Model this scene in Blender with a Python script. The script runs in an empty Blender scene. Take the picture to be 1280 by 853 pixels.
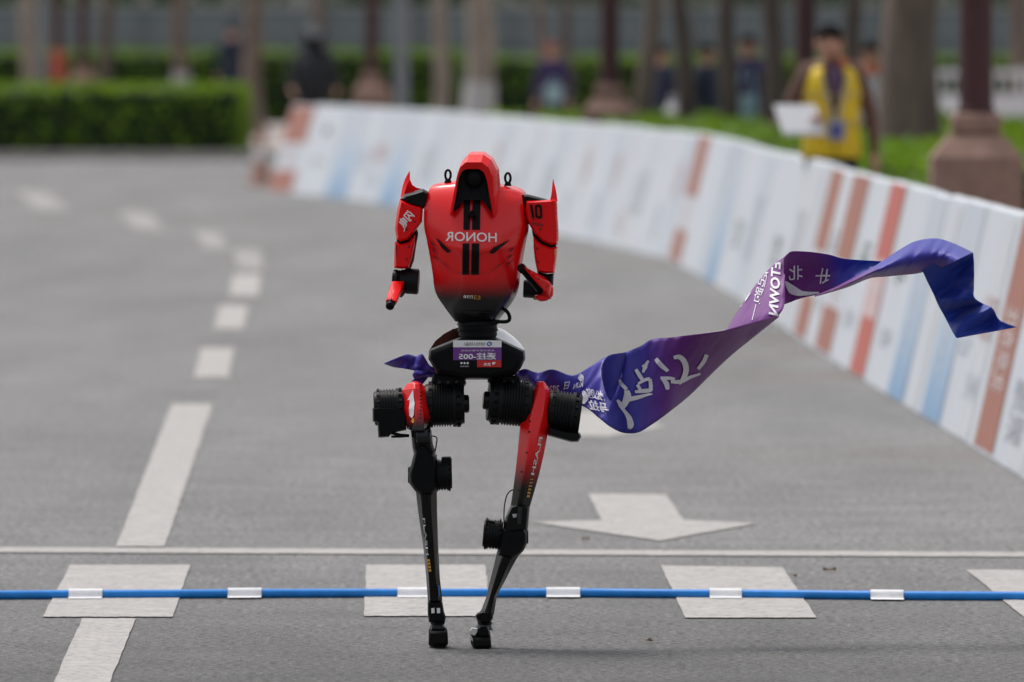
import bpy, bmesh, math, random
from mathutils import Vector, Matrix, noise
from mathutils.bvhtree import BVHTree
random.seed(7)
R = math.radians
scene = bpy.context.scene
COL = scene.collection

# ------------------------------------------------------------------ camera
FPX, CX, CY, HC = 14222.22, 640.0, 426.5, 1.70
HORIZON = 55.0
TH = math.atan((CY - HORIZON) / FPX)
cam_d = bpy.data.cameras.new('camera'); cam = bpy.data.objects.new('camera', cam_d); COL.objects.link(cam)
cam_d.lens = 400; cam_d.sensor_width = 36; cam_d.clip_start = 0.5; cam_d.clip_end = 3000
cam.location = (0, 0, HC); cam.rotation_euler = (math.pi / 2 - TH, 0, 0)
cam_d.dof.use_dof = True; cam_d.dof.focus_distance = 32.2; cam_d.dof.aperture_fstop = 6.0
scene.camera = cam

# ------------------------------------------------------------------ light: bright overcast
SUN_EL, SUN_AZ = 66, -42       # azimuth measured from +Y clockwise: beyond the robot, a little to the left
w = bpy.data.worlds.new('World'); scene.world = w; w.use_nodes = True
nt = w.node_tree; bg = nt.nodes['Background']
sky = nt.nodes.new('ShaderNodeTexSky'); sky.sky_type = 'NISHITA'; sky.sun_disc = False
sky.sun_elevation = R(SUN_EL); sky.sun_rotation = R(SUN_AZ); sky.air_density = 1.0; sky.dust_density = 4.0; sky.ozone_density = 1.0
hs = nt.nodes.new('ShaderNodeHueSaturation'); hs.inputs['Saturation'].default_value = 0.28
nt.links.new(sky.outputs[0], hs.inputs['Color']); nt.links.new(hs.outputs[0], bg.inputs['Color'])
bg.inputs['Strength'].default_value = 0.13
sl = bpy.data.lights.new('sun', 'SUN'); sl.energy = 1.4; sl.angle = R(18); sl.color = (1, .965, .92)
so = bpy.data.objects.new('sun', sl); COL.objects.link(so)
sd = Vector((math.sin(R(SUN_AZ)) * math.cos(R(SUN_EL)), math.cos(R(SUN_AZ)) * math.cos(R(SUN_EL)), math.sin(R(SUN_EL))))
so.rotation_euler = sd.to_track_quat('Z', 'Y').to_euler(); so.location = (0, 20, 40)
scene.view_settings.view_transform = 'Standard'; scene.view_settings.look = 'None'
scene.view_settings.exposure = 0.25; scene.view_settings.gamma = 1.0

# ------------------------------------------------------------------ pixel <-> world helpers (photograph pixels, 1280 x 853)
FWD = Vector((0, math.cos(TH), -math.sin(TH))); UP = Vector((0, math.sin(TH), math.cos(TH)))
CAM = Vector((0, 0, HC))
def ray(px, py): return FWD * FPX + Vector((px - CX, 0, 0)) - UP * (py - CY)
def P(px, py, Y):
    d = ray(px, py); return CAM + d * (Y / d.y)
def G(px, py, z=0.0):
    d = ray(px, py); return CAM + d * ((z - HC) / d.z)
def XAT(px, Y): return (px - CX) / FPX * Y

# ------------------------------------------------------------------ materials
MATS = {}
def mat(name, col, rough=.6, metal=0., spec=.5, var=0., vscale=20., bump=0., bscale=60., coat=0., stretch=None):
    if name in MATS: return MATS[name]
    m = bpy.data.materials.new(name); m.use_nodes = True; MATS[name] = m
    n = m.node_tree.nodes; l = m.node_tree.links; b = n['Principled BSDF']
    b.inputs['Base Color'].default_value = (*col, 1); b.inputs['Roughness'].default_value = rough
    b.inputs['Metallic'].default_value = metal; b.inputs['Specular IOR Level'].default_value = spec
    b.inputs['Coat Weight'].default_value = coat; b.inputs['Coat Roughness'].default_value = .06
    tc = n.new('ShaderNodeTexCoord'); vec = tc.outputs['Object']
    if stretch:
        mp = n.new('ShaderNodeMapping'); mp.inputs['Scale'].default_value = stretch
        l.new(vec, mp.inputs[0]); vec = mp.outputs[0]
    if var:
        t = n.new('ShaderNodeTexNoise'); t.inputs['Scale'].default_value = vscale; t.inputs['Detail'].default_value = 6
        l.new(vec, t.inputs['Vector'])
        r = n.new('ShaderNodeMapRange'); r.inputs[1].default_value = .3; r.inputs[2].default_value = .7
        r.inputs[3].default_value = 1 - var; r.inputs[4].default_value = 1 + var
        l.new(t.outputs['Fac'], r.inputs[0])
        mx = n.new('ShaderNodeMix'); mx.data_type = 'RGBA'; mx.blend_type = 'MULTIPLY'; mx.inputs[0].default_value = 1
        mx.inputs[6].default_value = (*col, 1)
        cb = n.new('ShaderNodeCombineColor')
        for i in range(3): l.new(r.outputs[0], cb.inputs[i])
        l.new(cb.outputs[0], mx.inputs[7]); l.new(mx.outputs[2], b.inputs['Base Color'])
        rr = n.new('ShaderNodeMapRange'); rr.inputs[3].default_value = max(0, rough - var * .3); rr.inputs[4].default_value = min(1, rough + var * .3)
        l.new(t.outputs['Fac'], rr.inputs[0]); l.new(rr.outputs[0], b.inputs['Roughness'])
    if bump:
        t2 = n.new('ShaderNodeTexNoise'); t2.inputs['Scale'].default_value = bscale; t2.inputs['Detail'].default_value = 4
        l.new(vec, t2.inputs['Vector'])
        bp = n.new('ShaderNodeBump'); bp.inputs['Strength'].default_value = bump; bp.inputs['Distance'].default_value = .01
        l.new(t2.outputs['Fac'], bp.inputs['Height']); l.new(bp.outputs[0], b.inputs['Normal'])
    return m

def gradient_mat(name, top, bot, z0, z1, rough=.28, coat=.6):
    """paint that fades from one colour to another between two heights of the object itself"""
    m = mat(name, top, rough, coat=coat, spec=.5); n = m.node_tree.nodes; l = m.node_tree.links; b = n['Principled BSDF']
    tc = n.new('ShaderNodeTexCoord'); sp = n.new('ShaderNodeSeparateXYZ'); l.new(tc.outputs['Object'], sp.inputs[0])
    r = n.new('ShaderNodeMapRange'); r.inputs[1].default_value = z0; r.inputs[2].default_value = z1; r.interpolation_type = 'SMOOTHSTEP'
    l.new(sp.outputs[2], r.inputs[0])
    mx = n.new('ShaderNodeMix'); mx.data_type = 'RGBA'; mx.inputs[6].default_value = (*bot, 1); mx.inputs[7].default_value = (*top, 1)
    l.new(r.outputs[0], mx.inputs[0]); l.new(mx.outputs[2], b.inputs['Base Color'])
    return m

def asphalt_mat():
    m = bpy.data.materials.new('asphalt'); m.use_nodes = True; MATS['asphalt'] = m
    n = m.node_tree.nodes; l = m.node_tree.links; b = n['Principled BSDF']
    tc = n.new('ShaderNodeTexCoord')
    def nz(scale, detail, lo, hi, o0, o1, st=None, rough=.6):
        v = tc.outputs['Object']
        if st:
            mp = n.new('ShaderNodeMapping'); mp.inputs['Scale'].default_value = st; l.new(v, mp.inputs[0]); v = mp.outputs[0]
        t = n.new('ShaderNodeTexNoise'); t.inputs['Scale'].default_value = scale; t.inputs['Detail'].default_value = detail
        t.inputs['Roughness'].default_value = rough; l.new(v, t.inputs['Vector'])
        r = n.new('ShaderNodeMapRange'); r.inputs[1].default_value = lo; r.inputs[2].default_value = hi
        r.inputs[3].default_value = o0; r.inputs[4].default_value = o1; l.new(t.outputs['Fac'], r.inputs[0]); return r.outputs[0]
    def mul(a, c):
        x = n.new('ShaderNodeMath'); x.operation = 'MULTIPLY'; l.new(a, x.inputs[0]); l.new(c, x.inputs[1]); return x.outputs[0]
    f = nz(42, 5, .32, .68, .25, 1.75)                      # aggregate
    f = mul(f, nz(150, 2, .32, .68, .3, 1.7))             # fine chips
    f = mul(f, nz(2.2, 6, .3, .7, .86, 1.14))             # patches
    f = mul(f, nz(1.1, 4, .3, .7, .84, 1.14, (1.0, .10, 1)))   # wheel tracks along the lane
    f = mul(f, nz(5, 6, .3, .75, .96, 1.05, (.25, 1.0, 1)))  # scuffs across it
    # darkens gradually towards the camera on the near side of the stop line
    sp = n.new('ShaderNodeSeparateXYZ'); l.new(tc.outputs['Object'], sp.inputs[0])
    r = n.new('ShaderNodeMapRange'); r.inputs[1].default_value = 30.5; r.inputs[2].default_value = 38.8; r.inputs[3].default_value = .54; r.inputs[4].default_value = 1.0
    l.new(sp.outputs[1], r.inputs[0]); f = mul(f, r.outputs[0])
    mx = n.new('ShaderNodeMix'); mx.data_type = 'RGBA'; mx.blend_type = 'MULTIPLY'; mx.inputs[0].default_value = 1
    mx.inputs[6].default_value = (.188, .184, .181, 1)
    cb = n.new('ShaderNodeCombineColor')
    for i in range(3): l.new(f, cb.inputs[i])
    l.new(cb.outputs[0], mx.inputs[7]); l.new(mx.outputs[2], b.inputs['Base Color'])
    b.inputs['Roughness'].default_value = .82; b.inputs['Specular IOR Level'].default_value = .35
    t = n.new('ShaderNodeTexNoise'); t.inputs['Scale'].default_value = 110; t.inputs['Detail'].default_value = 3
    l.new(tc.outputs['Object'], t.inputs['Vector'])
    bp = n.new('ShaderNodeBump'); bp.inputs['Strength'].default_value = .35; bp.inputs['Distance'].default_value = .004
    l.new(t.outputs['Fac'], bp.inputs['Height']); l.new(bp.outputs[0], b.inputs['Normal'])
    return m

def ribbon_mat(name, attr):
    """printed cloth: royal blue (-1) - indigo (0) - purple (1)"""
    m = mat(name, (.03, .03, .2), .5, spec=.35); n = m.node_tree.nodes; l = m.node_tree.links; b = n['Principled BSDF']
    a = n.new('ShaderNodeAttribute'); a.attribute_name = attr
    r = n.new('ShaderNodeMapRange'); r.inputs[1].default_value = -1; r.inputs[2].default_value = 1; l.new(a.outputs['Fac'], r.inputs[0])
    cr = n.new('ShaderNodeValToRGB'); l.new(r.outputs[0], cr.inputs[0]); e = cr.color_ramp.elements
    e[0].position = 0; e[0].color = (.006, .034, .33, 1); e[1].position = 1; e[1].color = (.16, .022, .21, 1)
    k = e.new(.5); k.color = (.045, .034, .34, 1)
    l.new(cr.outputs[0], b.inputs['Base Color']); b.inputs['Sheen Weight'].default_value = .15
    return m

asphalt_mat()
mat('road_paint', (.43, .408, .39), .78, var=.14, vscale=9, bump=.25, bscale=110)
def wear(m):
    n = m.node_tree.nodes; l = m.node_tree.links; b = n['Principled BSDF']; src = b.inputs['Base Color'].links[0].from_socket
    tc = n.new('ShaderNodeTexCoord'); t = n.new('ShaderNodeTexNoise'); t.inputs['Scale'].default_value = 38; t.inputs['Detail'].default_value = 8; t.inputs['Roughness'].default_value = .7
    l.new(tc.outputs['Object'], t.inputs['Vector'])
    r = n.new('ShaderNodeMapRange'); r.inputs[1].default_value = .50; r.inputs[2].default_value = .64; r.inputs[4].default_value = .8; l.new(t.outputs['Fac'], r.inputs[0])
    mx = n.new('ShaderNodeMix'); mx.data_type = 'RGBA'; mx.inputs[7].default_value = (.17, .165, .16, 1); l.new(src, mx.inputs[6]); l.new(r.outputs[0], mx.inputs[0]); l.new(mx.outputs[2], b.inputs['Base Color'])
wear(MATS['road_paint'])
mat('road_paint_dull', (.33, .315, .305), .8, var=.2, vscale=5); wear(MATS['road_paint_dull'])
mat('kerb', (.38, .36, .34), .85, var=.15, vscale=2)
mat('paving', (.34, .29, .27), .85, var=.15, vscale=1.5)
mat('soil', (.10, .09, .07), .9)
RED = (.88, .006, .009)
BLK = (.003, .0034, .004)
mat('red', RED, .26, spec=.22, coat=.18)
mat('red_satin', RED, .36, coat=.35)
mat('black', BLK, .40, spec=.14, var=.25, vscale=60)
mat('black_gloss', (.004, .0045, .005), .22, spec=.22, coat=.05)
mat('black_matte', (.004, .004, .005), .65, spec=.15)
mat('motor', (.005, .006, .007), .42, spec=.2, bump=.15, bscale=200)
mat('steel', (.35, .36, .37), .35, metal=1)
mat('dark_alu', (.03, .032, .036), .38, metal=.6)
mat('white_shell', (.88, .88, .88), .3, coat=.4)
mat('brown_shell', (.016, .006, .005), .9, spec=.0)
mat('white_print', (.88, .88, .88), .5)
mat('pink_white_print', (.90, .82, .83), .5)
mat('black_print', (.004, .004, .005), .5, spec=.15)
mat('groove', (.008, .008, .008), .7)
mat('amber_print', (.70, .36, .05), .5)
mat('bib_purple', (.16, .035, .26), .5)
mat('bib_red', (.62, .02, .02), .5)
mat('blue_print', (.03, .14, .42), .5)
mat('silver', (.66, .65, .64), .4)
mat('rubber', (.006, .006, .0065), .7, spec=.15, bump=.3, bscale=150)
mat('hose_blue', (.008, .24, .74), .4, var=.1, vscale=30)
mat('tape_white', (.84, .84, .86), .55, var=.06, vscale=30)

# ------------------------------------------------------------------ mesh helpers
def smooth(me, ang=35):
    for p in me.polygons: p.use_smooth = True
    try: me.set_sharp_from_angle(angle=R(ang))
    except Exception: pass

def tag(o, label=None, cat=None, group=None, kind=None):
    if label: o['label'] = label
    if cat: o['category'] = cat
    if group: o['group'] = group
    if kind: o['kind'] = kind
    return o
def empty(name, loc=(0, 0, 0)):
    o = bpy.data.objects.new(name, None); COL.objects.link(o); o.location = loc; o.empty_display_size = .1; return o

class MB:
    """collects geometry; built as ONE mesh object"""
    def __init__(s): s.v = []; s.f = []; s.mi = []
    def add(s, vs, fs, mi=0):
        k = len(s.v); s.v += [Vector(x) for x in vs]; s.f += [tuple(i + k for i in f) for f in fs]; s.mi += [mi] * len(fs); return s
    def loft(s, rings, cap0=True, cap1=True, closed=True, mi=0):
        n = len(rings[0]); vs = [p for r in rings for p in r]; fs = []
        for a in range(len(rings) - 1):
            for i in range(n if closed else n - 1):
                j = (i + 1) % n
                fs.append((a * n + i, a * n + j, (a + 1) * n + j, (a + 1) * n + i))
        if cap0: fs.append(tuple(range(n - 1, -1, -1)))
        if cap1: fs.append(tuple((len(rings) - 1) * n + i for i in range(n)))
        return s.add(vs, fs, mi)
    def box(s, lo, hi, mi=0):
        x0, y0, z0 = lo; x1, y1, z1 = hi
        vs = [(x0, y0, z0), (x1, y0, z0), (x1, y1, z0), (x0, y1, z0), (x0, y0, z1), (x1, y0, z1), (x1, y1, z1), (x0, y1, z1)]
        return s.add(vs, [(3, 2, 1, 0), (4, 5, 6, 7), (0, 1, 5, 4), (1, 2, 6, 5), (2, 3, 7, 6), (3, 0, 4, 7)], mi)
    def tube(s, pts, r, n=8, mi=0, caps=True):
        pts = [Vector(p) for p in pts]; rs = r if isinstance(r, (list, tuple)) else [r] * len(pts)
        rings = []; up = None
        for i, p in enumerate(pts):
            t = (pts[min(i + 1, len(pts) - 1)] - pts[max(i - 1, 0)]).normalized()
            if up is None: up = t.orthogonal().normalized()
            up = (up - t * up.dot(t)).normalized(); sd = t.cross(up)
            rings.append([p + (up * math.cos(a) + sd * math.sin(a)) * rs[i] for a in [2 * math.pi * k / n for k in range(n)]])
        return s.loft(rings, caps, caps, mi=mi)
    def lathe(s, a, b, prof, n=28, mi=0, squash=1.0):
        """prof: (t along a->b, radius)"""
        a = Vector(a); b = Vector(b); ax = (b - a).normalized()
        u = ax.cross(Vector((0, 0, 1))); u = (u if u.length > .1 else ax.orthogonal()).normalized(); v2 = ax.cross(u)
        rings = [[a.lerp(b, t) + (u * math.cos(q) * squash + v2 * math.sin(q)) * r for q in [2 * math.pi * k / n for k in range(n)]] for t, r in prof]
        return s.loft(rings, mi=mi)
    def build(s, name, mats, parent=None, ang=35, bevel=0, flat=False, recalc=True):
        me = bpy.data.meshes.new(name); me.from_pydata(s.v, [], s.f)
        for m in (mats if isinstance(mats, (list, tuple)) else [mats]): me.materials.append(MATS[m] if isinstance(m, str) else m)
        me.polygons.foreach_set('material_index', s.mi)
        if recalc:
            bm = bmesh.new(); bm.from_mesh(me); bmesh.ops.recalc_face_normals(bm, faces=bm.faces); bm.to_mesh(me); bm.free()
        if not flat: smooth(me, ang)
        o = bpy.data.objects.new(name, me); COL.objects.link(o); o.parent = parent
        if bevel:
            md = o.modifiers.new('bevel', 'BEVEL'); md.width = bevel; md.segments = 2; md.limit_method = 'ANGLE'; md.angle_limit = R(30); md.harden_normals = False
        return o

def inset2d(poly, k):
    n = len(poly); A = sum(poly[i][0] * poly[(i + 1) % n][1] - poly[(i + 1) % n][0] * poly[i][1] for i in range(n))
    sg = 1 if A > 0 else -1; out = []
    for i in range(n):
        p0, p1, p2 = Vector(poly[i - 1]), Vector(poly[i]), Vector(poly[(i + 1) % n])
        e1 = (p1 - p0).normalized(); e2 = (p2 - p1).normalized()
        n1 = Vector((-e1.y, e1.x)) * sg; n2 = Vector((-e2.y, e2.x)) * sg
        b = n1 + n2
        b = b.normalized() if b.length > 1e-4 else n1
        c = max(.45, b.dot(n1)); q = p1 + b * (k / c); out.append((q.x, q.y))
    return out

FONT_CACHE = {}
def text_mesh(s, bold=0.0):
    """2-D triangles of a text, height normalised so that a capital is 1 high; returns verts, tris, width"""
    key = (s, bold)
    if key in FONT_CACHE: return FONT_CACHE[key]
    cu = bpy.data.curves.new('t', 'FONT'); cu.body = s; cu.size = 1.0; cu.offset = bold; cu.resolution_u = 3; cu.fill_mode = 'FRONT'
    ob = bpy.data.objects.new('t', cu); COL.objects.link(ob)
    dg = bpy.context.evaluated_depsgraph_get(); dg.update()
    me = bpy.data.meshes.new_from_object(ob.evaluated_get(dg))
    bm = bmesh.new(); bm.from_mesh(me); bmesh.ops.triangulate(bm, faces=bm.faces)
    xs = [v.co.x for v in bm.verts]; ys = [v.co.y for v in bm.verts]
    x0, x1, y0, y1 = min(xs), max(xs), min(ys), max(ys)
    for v in bm.verts: v.co = Vector(((v.co.x - x0) / (x1 - x0), (v.co.y - y0) / (y1 - y0), 0))
    bm.verts.ensure_lookup_table(); bm.faces.ensure_lookup_table()
    res = ([(v.co.x, v.co.y) for v in bm.verts], [tuple(v.index for v in f.verts) for f in bm.faces], (x1 - x0) / (y1 - y0))
    bm.free(); bpy.data.meshes.remove(me); bpy.data.objects.remove(ob); bpy.data.curves.remove(cu)
    FONT_CACHE[key] = res; return res

def subdivided(vs, fs, maxlen):
    bm = bmesh.new(); bv = [bm.verts.new((x, y, 0)) for x, y in vs]
    for f in fs:
        try: bm.faces.new([bv[i] for i in f])
        except ValueError: pass
    for _ in range(4):
        es = [e for e in bm.edges if e.calc_length() > maxlen]
        if not es: break
        bmesh.ops.subdivide_edges(bm, edges=es, cuts=1); bmesh.ops.triangulate(bm, faces=bm.faces)
    bm.verts.ensure_lookup_table(); bm.verts.index_update()
    r = ([(v.co.x, v.co.y) for v in bm.verts], [tuple(v.index for v in f.verts) for f in bm.faces]); bm.free(); return r

def catmull(pts, n):
    """pts: list of tuples; returns resampled list with n steps per span"""
    out = []
    for i in range(len(pts) - 1):
        p0 = pts[max(i - 1, 0)]; p1 = pts[i]; p2 = pts[i + 1]; p3 = pts[min(i + 2, len(pts) - 1)]
        for k in range(n):
            t = k / n
            out.append(tuple(.5 * ((2 * b) + (-a + c) * t + (2 * a - 5 * b + 4 * c - d) * t * t + (-a + 3 * b - 3 * c + d) * t ** 3) for a, b, c, d in zip(p0, p1, p2, p3)))
    out.append(tuple(pts[-1])); return out

# ================================================================== SETTING
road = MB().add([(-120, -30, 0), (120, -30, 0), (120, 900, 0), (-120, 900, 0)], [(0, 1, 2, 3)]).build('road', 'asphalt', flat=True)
tag(road, kind='structure')

def marking(name, poly, z=.004, jit=.5, label=None):
    pts = []
    n = len(poly)
    for i in range(n):
        a, b = poly[i], poly[(i + 1) % n]; L = math.hypot(b[0] - a[0], b[1] - a[1]); k = max(2, int(L / 5))
        for j in range(k):
            t = j / k
            pts.append((a[0] + (b[0] - a[0]) * t + random.uniform(-jit, jit) * 1.6, a[1] + (b[1] - a[1]) * t + random.uniform(-jit, jit) * .5))
    o = MB().add([G(x, y, z) for x, y in pts], [tuple(range(len(pts)))]).build(name, 'road_paint', road, flat=True)
    if o.data.polygons[0].normal.z < 0: o.data.flip_normals()
    if label: o['label'] = label
    return o
for q in [[(103, 773), (170, 773), (126, 880), (55, 880)], [(215, 505), (266, 505), (206, 683), (145, 683)],
          [(252, 435), (293, 435), (286, 472), (242, 472)], [(275, 382), (310, 382), (305, 411), (267, 411)],
          [(291, 343), (327, 343), (322, 370), (287, 370)], [(292, 312), (325, 312), (329, 337), (298, 337)],
          [(240, 289), (272, 290), (287, 311), (257, 311)], [(148, 264), (186, 266), (207, 288), (167, 286)],
          [(20, 239), (58, 241), (88, 263), (45, 262)]]:
    o = marking('lane_dash', q)
    if min(p[1] for p in q) < 330: o.data.materials[0] = MATS['road_paint_dull']  # far dashes get the duller paint
for q in [[(-285, 705), (-135, 705), (-190, 771), (-350, 771)], [(88, 706), (238, 706), (216, 771), (53, 771)], [(458, 706), (607, 706), (613, 770), (455, 770)],
          [(826, 707), (978, 709), (1021, 772), (857, 772)], [(1208, 712), (1360, 713), (1425, 776), (1284, 775)]]:
    marking('crossing_block', q)
marking('lane_arrow', [(735, 617), (832, 618), (855, 650), (948, 654), (825, 676), (662, 652.5), (752, 650)])
marking('lane_arrow', [(712, 545), (724, 514), (800, 517), (806, 527), (834, 533), (760, 546)], label='white marking half hidden behind the ribbon')
marking('stop_line', [(-80, 683.5), (1360, 690.5), (1360, 696.5), (-80, 690)], jit=.35)

# barrier path along the kerb: base line from the photograph, as ground points
BASE = [(1280, 600), (1240, 575), (1216, 560), (1174, 534), (1128, 506), (1078, 475), (1035, 448), (1007, 430), (990, 418), (935, 382), (884, 351), (838, 326), (770, 309), (700, 295), (600, 276), (500, 259), (432, 250), (400, 246), (362, 243), (330, 241)]
def base_pt(px):
    for (a, ya), (b, yb) in zip(BASE, BASE[1:]):
        if a >= px >= b or (px > a and a == 1280) :
            t = (px - a) / (b - a); return G(px, ya + (yb - ya) * t)
    a, ya = BASE[-1]; return G(px, ya)
bp_path = [base_pt(p) for p, _ in BASE]
def bx_at(Y):
    if Y <= bp_path[0].y: return bp_path[0].x + (bp_path[0].y - Y) * .012
    for a, b in zip(bp_path, bp_path[1:]):
        if a.y <= Y <= b.y: return a.x + (b.x - a.x) * (Y - a.y) / (b.y - a.y)
    a, b = bp_path[-2], bp_path[-1]
    return b.x + (b.x - a.x) / (b.y - a.y) * (Y - b.y)

# raised pavement behind the barrier and on the far side of the bend
ys = [22 + 4 * i for i in range(27)] + [130, 178]
pv = MB(); L = [Vector((bx_at(min(y, 127)) + 1.0, y, 0)) for y in ys]
n = len(L)
vs = [(p.x, p.y, .12) for p in L] + [(60, y, .12) for y in ys] + [(p.x, p.y, -.05) for p in L]
fs = [(i, n + i, n + i + 1, i + 1) for i in range(n - 1)] + [(2 * n + i, i, i + 1, 2 * n + i + 1) for i in range(n - 1)]
tag(pv.add(vs, fs).build('pavement', 'paving', ang=20), kind='structure')
kb = MB()
for i in range(n - 1):
    a, b = L[i], L[i + 1]
    kb.add([(a.x - .15, a.y, -.03), (b.x - .15, b.y, -.03), (b.x - .15, b.y, .13), (a.x - .15, a.y, .13), (a.x, a.y, .13), (b.x, b.y, .13)], [(0, 1, 2, 3), (3, 2, 5, 4)])
tag(kb.build('kerb', 'kerb', ang=20), kind='structure')
# far pavement beyond the bend
tag(MB().box((-60, 166.3, -.05), (60, 600, .115)).build('far_pavement', 'paving'), kind='structure')
tag(MB().box((-60, 166.0, -.05), (bx_at(127) + .85, 166.29, .125)).build('far_kerb', 'kerb'), kind='structure')

# ------------------------------------------------------------------ foliage helper
def leaf_mat(name, c0, c1):
    m = mat(name, c0, .55, spec=.3); n = m.node_tree.nodes; l = m.node_tree.links; b = n['Principled BSDF']
    tc = n.new('ShaderNodeTexCoord'); t = n.new('ShaderNodeTexNoise'); t.inputs['Scale'].default_value = 3.1; t.inputs['Detail'].default_value = 5
    l.new(tc.outputs['Object'], t.inputs['Vector'])
    r = n.new('ShaderNodeMapRange'); r.inputs[1].default_value = .35; r.inputs[2].default_value = .65; l.new(t.outputs['Fac'], r.inputs[0])
    mx = n.new('ShaderNodeMix'); mx.data_type = 'RGBA'; mx.inputs[6].default_value = (*c0, 1); mx.inputs[7].default_value = (*c1, 1)
    l.new(r.outputs[0], mx.inputs[0]); l.new(mx.outputs[2], b.inputs['Base Color'])
    tl = n.new('ShaderNodeBsdfTranslucent'); ms = n.new('ShaderNodeMixShader'); ms.inputs[0].default_value = .4
    br = n.new('ShaderNodeMix'); br.data_type = 'RGBA'; br.blend_type = 'MULTIPLY'; br.inputs[0].default_value = 1; br.inputs[7].default_value = (1.6, 1.5, .7, 1)
    l.new(mx.outputs[2], br.inputs[6]); l.new(br.outputs[2], tl.inputs['Color'])
    l.new(b.outputs[0], ms.inputs[1]); l.new(tl.outputs[0], ms.inputs[2]); l.new(ms.outputs[0], n['Material Output'].inputs['Surface'])
    return m
leaf_mat('hedge_leaf', (.085, .18, .014), (.18, .30, .025))
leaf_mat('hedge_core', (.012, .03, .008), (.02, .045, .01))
leaf_mat('tree_leaf', (.04, .09, .02), (.08, .15, .03))
leaf_mat('dark_leaf', (.02, .05, .018), (.04, .08, .025))
def leaf(mb, p, s, nrm=None):
    a = Vector((random.gauss(0, 1), random.gauss(0, 1), random.gauss(0, 1)))
    if nrm: a += Vector(nrm) * 1.0
    a.normalize(); u = a.orthogonal().normalized(); u.rotate(Matrix.Rotation(random.uniform(0, 6.3), 3, a)); v = a.cross(u)
    p = Vector(p)
    mb.add([p - u * s, p + v * s * .5, p + u * s, p - v * s * .5], [(0, 1, 2, 3)])

def hedge(name, path, width, h, z0, label, dens=55, ls=.07, side=1, group='clipped hedges beside the road', top_only_front=True):
    """path: front edge points; grows to the right of the path direction when side=1"""
    root = empty(name, (path[0][0], path[0][1], z0)); org = Vector(root.location)
    tag(root, label, 'hedge', group)
    core = MB(); lf = MB()
    pts = [Vector((p[0], p[1], 0)) for p in path]
    rings = []
    for i, p in enumerate(pts):
        t = (pts[min(i + 1, len(pts) - 1)] - pts[max(i - 1, 0)]).normalized(); nr = Vector((t.y, -t.x, 0)) * side
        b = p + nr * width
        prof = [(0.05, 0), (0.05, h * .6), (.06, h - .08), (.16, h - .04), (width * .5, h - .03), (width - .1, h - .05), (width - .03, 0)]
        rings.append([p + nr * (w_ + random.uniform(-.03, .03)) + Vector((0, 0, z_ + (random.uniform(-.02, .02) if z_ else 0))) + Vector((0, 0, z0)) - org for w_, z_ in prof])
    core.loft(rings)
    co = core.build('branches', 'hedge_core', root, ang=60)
    for a, b in zip(pts, pts[1:]):
        t = (b - a); Ls = t.length; t.normalize(); nr = Vector((t.y, -t.x, 0)) * side
        for k in range(int(Ls * h * dens)):
            p = a + t * random.uniform(0, Ls) + nr * random.uniform(-.05, .06) + Vector((0, 0, z0 + random.uniform(0, h)))
            leaf(lf, p - org, ls * random.uniform(.7, 1.3), -nr)
        ww = min(width, 40)
        for k in range(int(Ls * ww * dens * .8)):
            p = a + t * random.uniform(0, Ls) + nr * random.uniform(0, ww) + Vector((0, 0, z0 + h + random.uniform(-.07, .05)))
            leaf(lf, p - org, ls * random.uniform(.7, 1.3), (0, 0, 1))
    for (p, q) in ((pts[0], pts[1]), (pts[-1], pts[-2])):
        t = (q - p).normalized(); d = (pts[1] - pts[0]).normalized() if p is pts[0] else (pts[-1] - pts[-2]).normalized(); nr = Vector((d.y, -d.x, 0)) * side
        for k in range(int(width * h * dens)):
            leaf(lf, p + nr * random.uniform(0, width) + Vector((0, 0, z0 + random.uniform(0, h))) - t * random.uniform(-.03, .07) - org, ls * random.uniform(.7, 1.3), -t)
    lf.build('foliage', 'hedge_leaf', root, flat=True, recalc=False)
    return root

# planting bed behind the boards
bed = [(bx_at(y) + 1.25, y) for y in (72.5, 78, 84, 90, 98, 106, 114, 122)]
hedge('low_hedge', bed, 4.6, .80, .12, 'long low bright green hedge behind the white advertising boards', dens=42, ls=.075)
# clipped block hedge left of the bend
xr_ = XAT(299, 181)
xr_ = XAT(297, 168); hb = [(xr_, 168.0), (xr_ - 4, 168.0), (xr_ - 8, 168.0), (xr_ - 14, 168.0)]
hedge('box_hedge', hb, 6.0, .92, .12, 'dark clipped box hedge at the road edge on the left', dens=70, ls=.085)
# tall far hedges
hedge('tall_hedge', [(-1.2, 226), (-6, 226.5), (-12, 227), (-17, 227)], 2.0, 1.42, .115, 'far green hedge behind the box hedge and the tree trunks on the left', dens=48, ls=.1)
hedge('tall_hedge', [(13, 224), (8, 224.5), (3, 225), (-.6, 225.5)], 2.0, 1.30, .115, 'far green hedge behind the middle tree trunks', dens=48, ls=.1)

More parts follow.
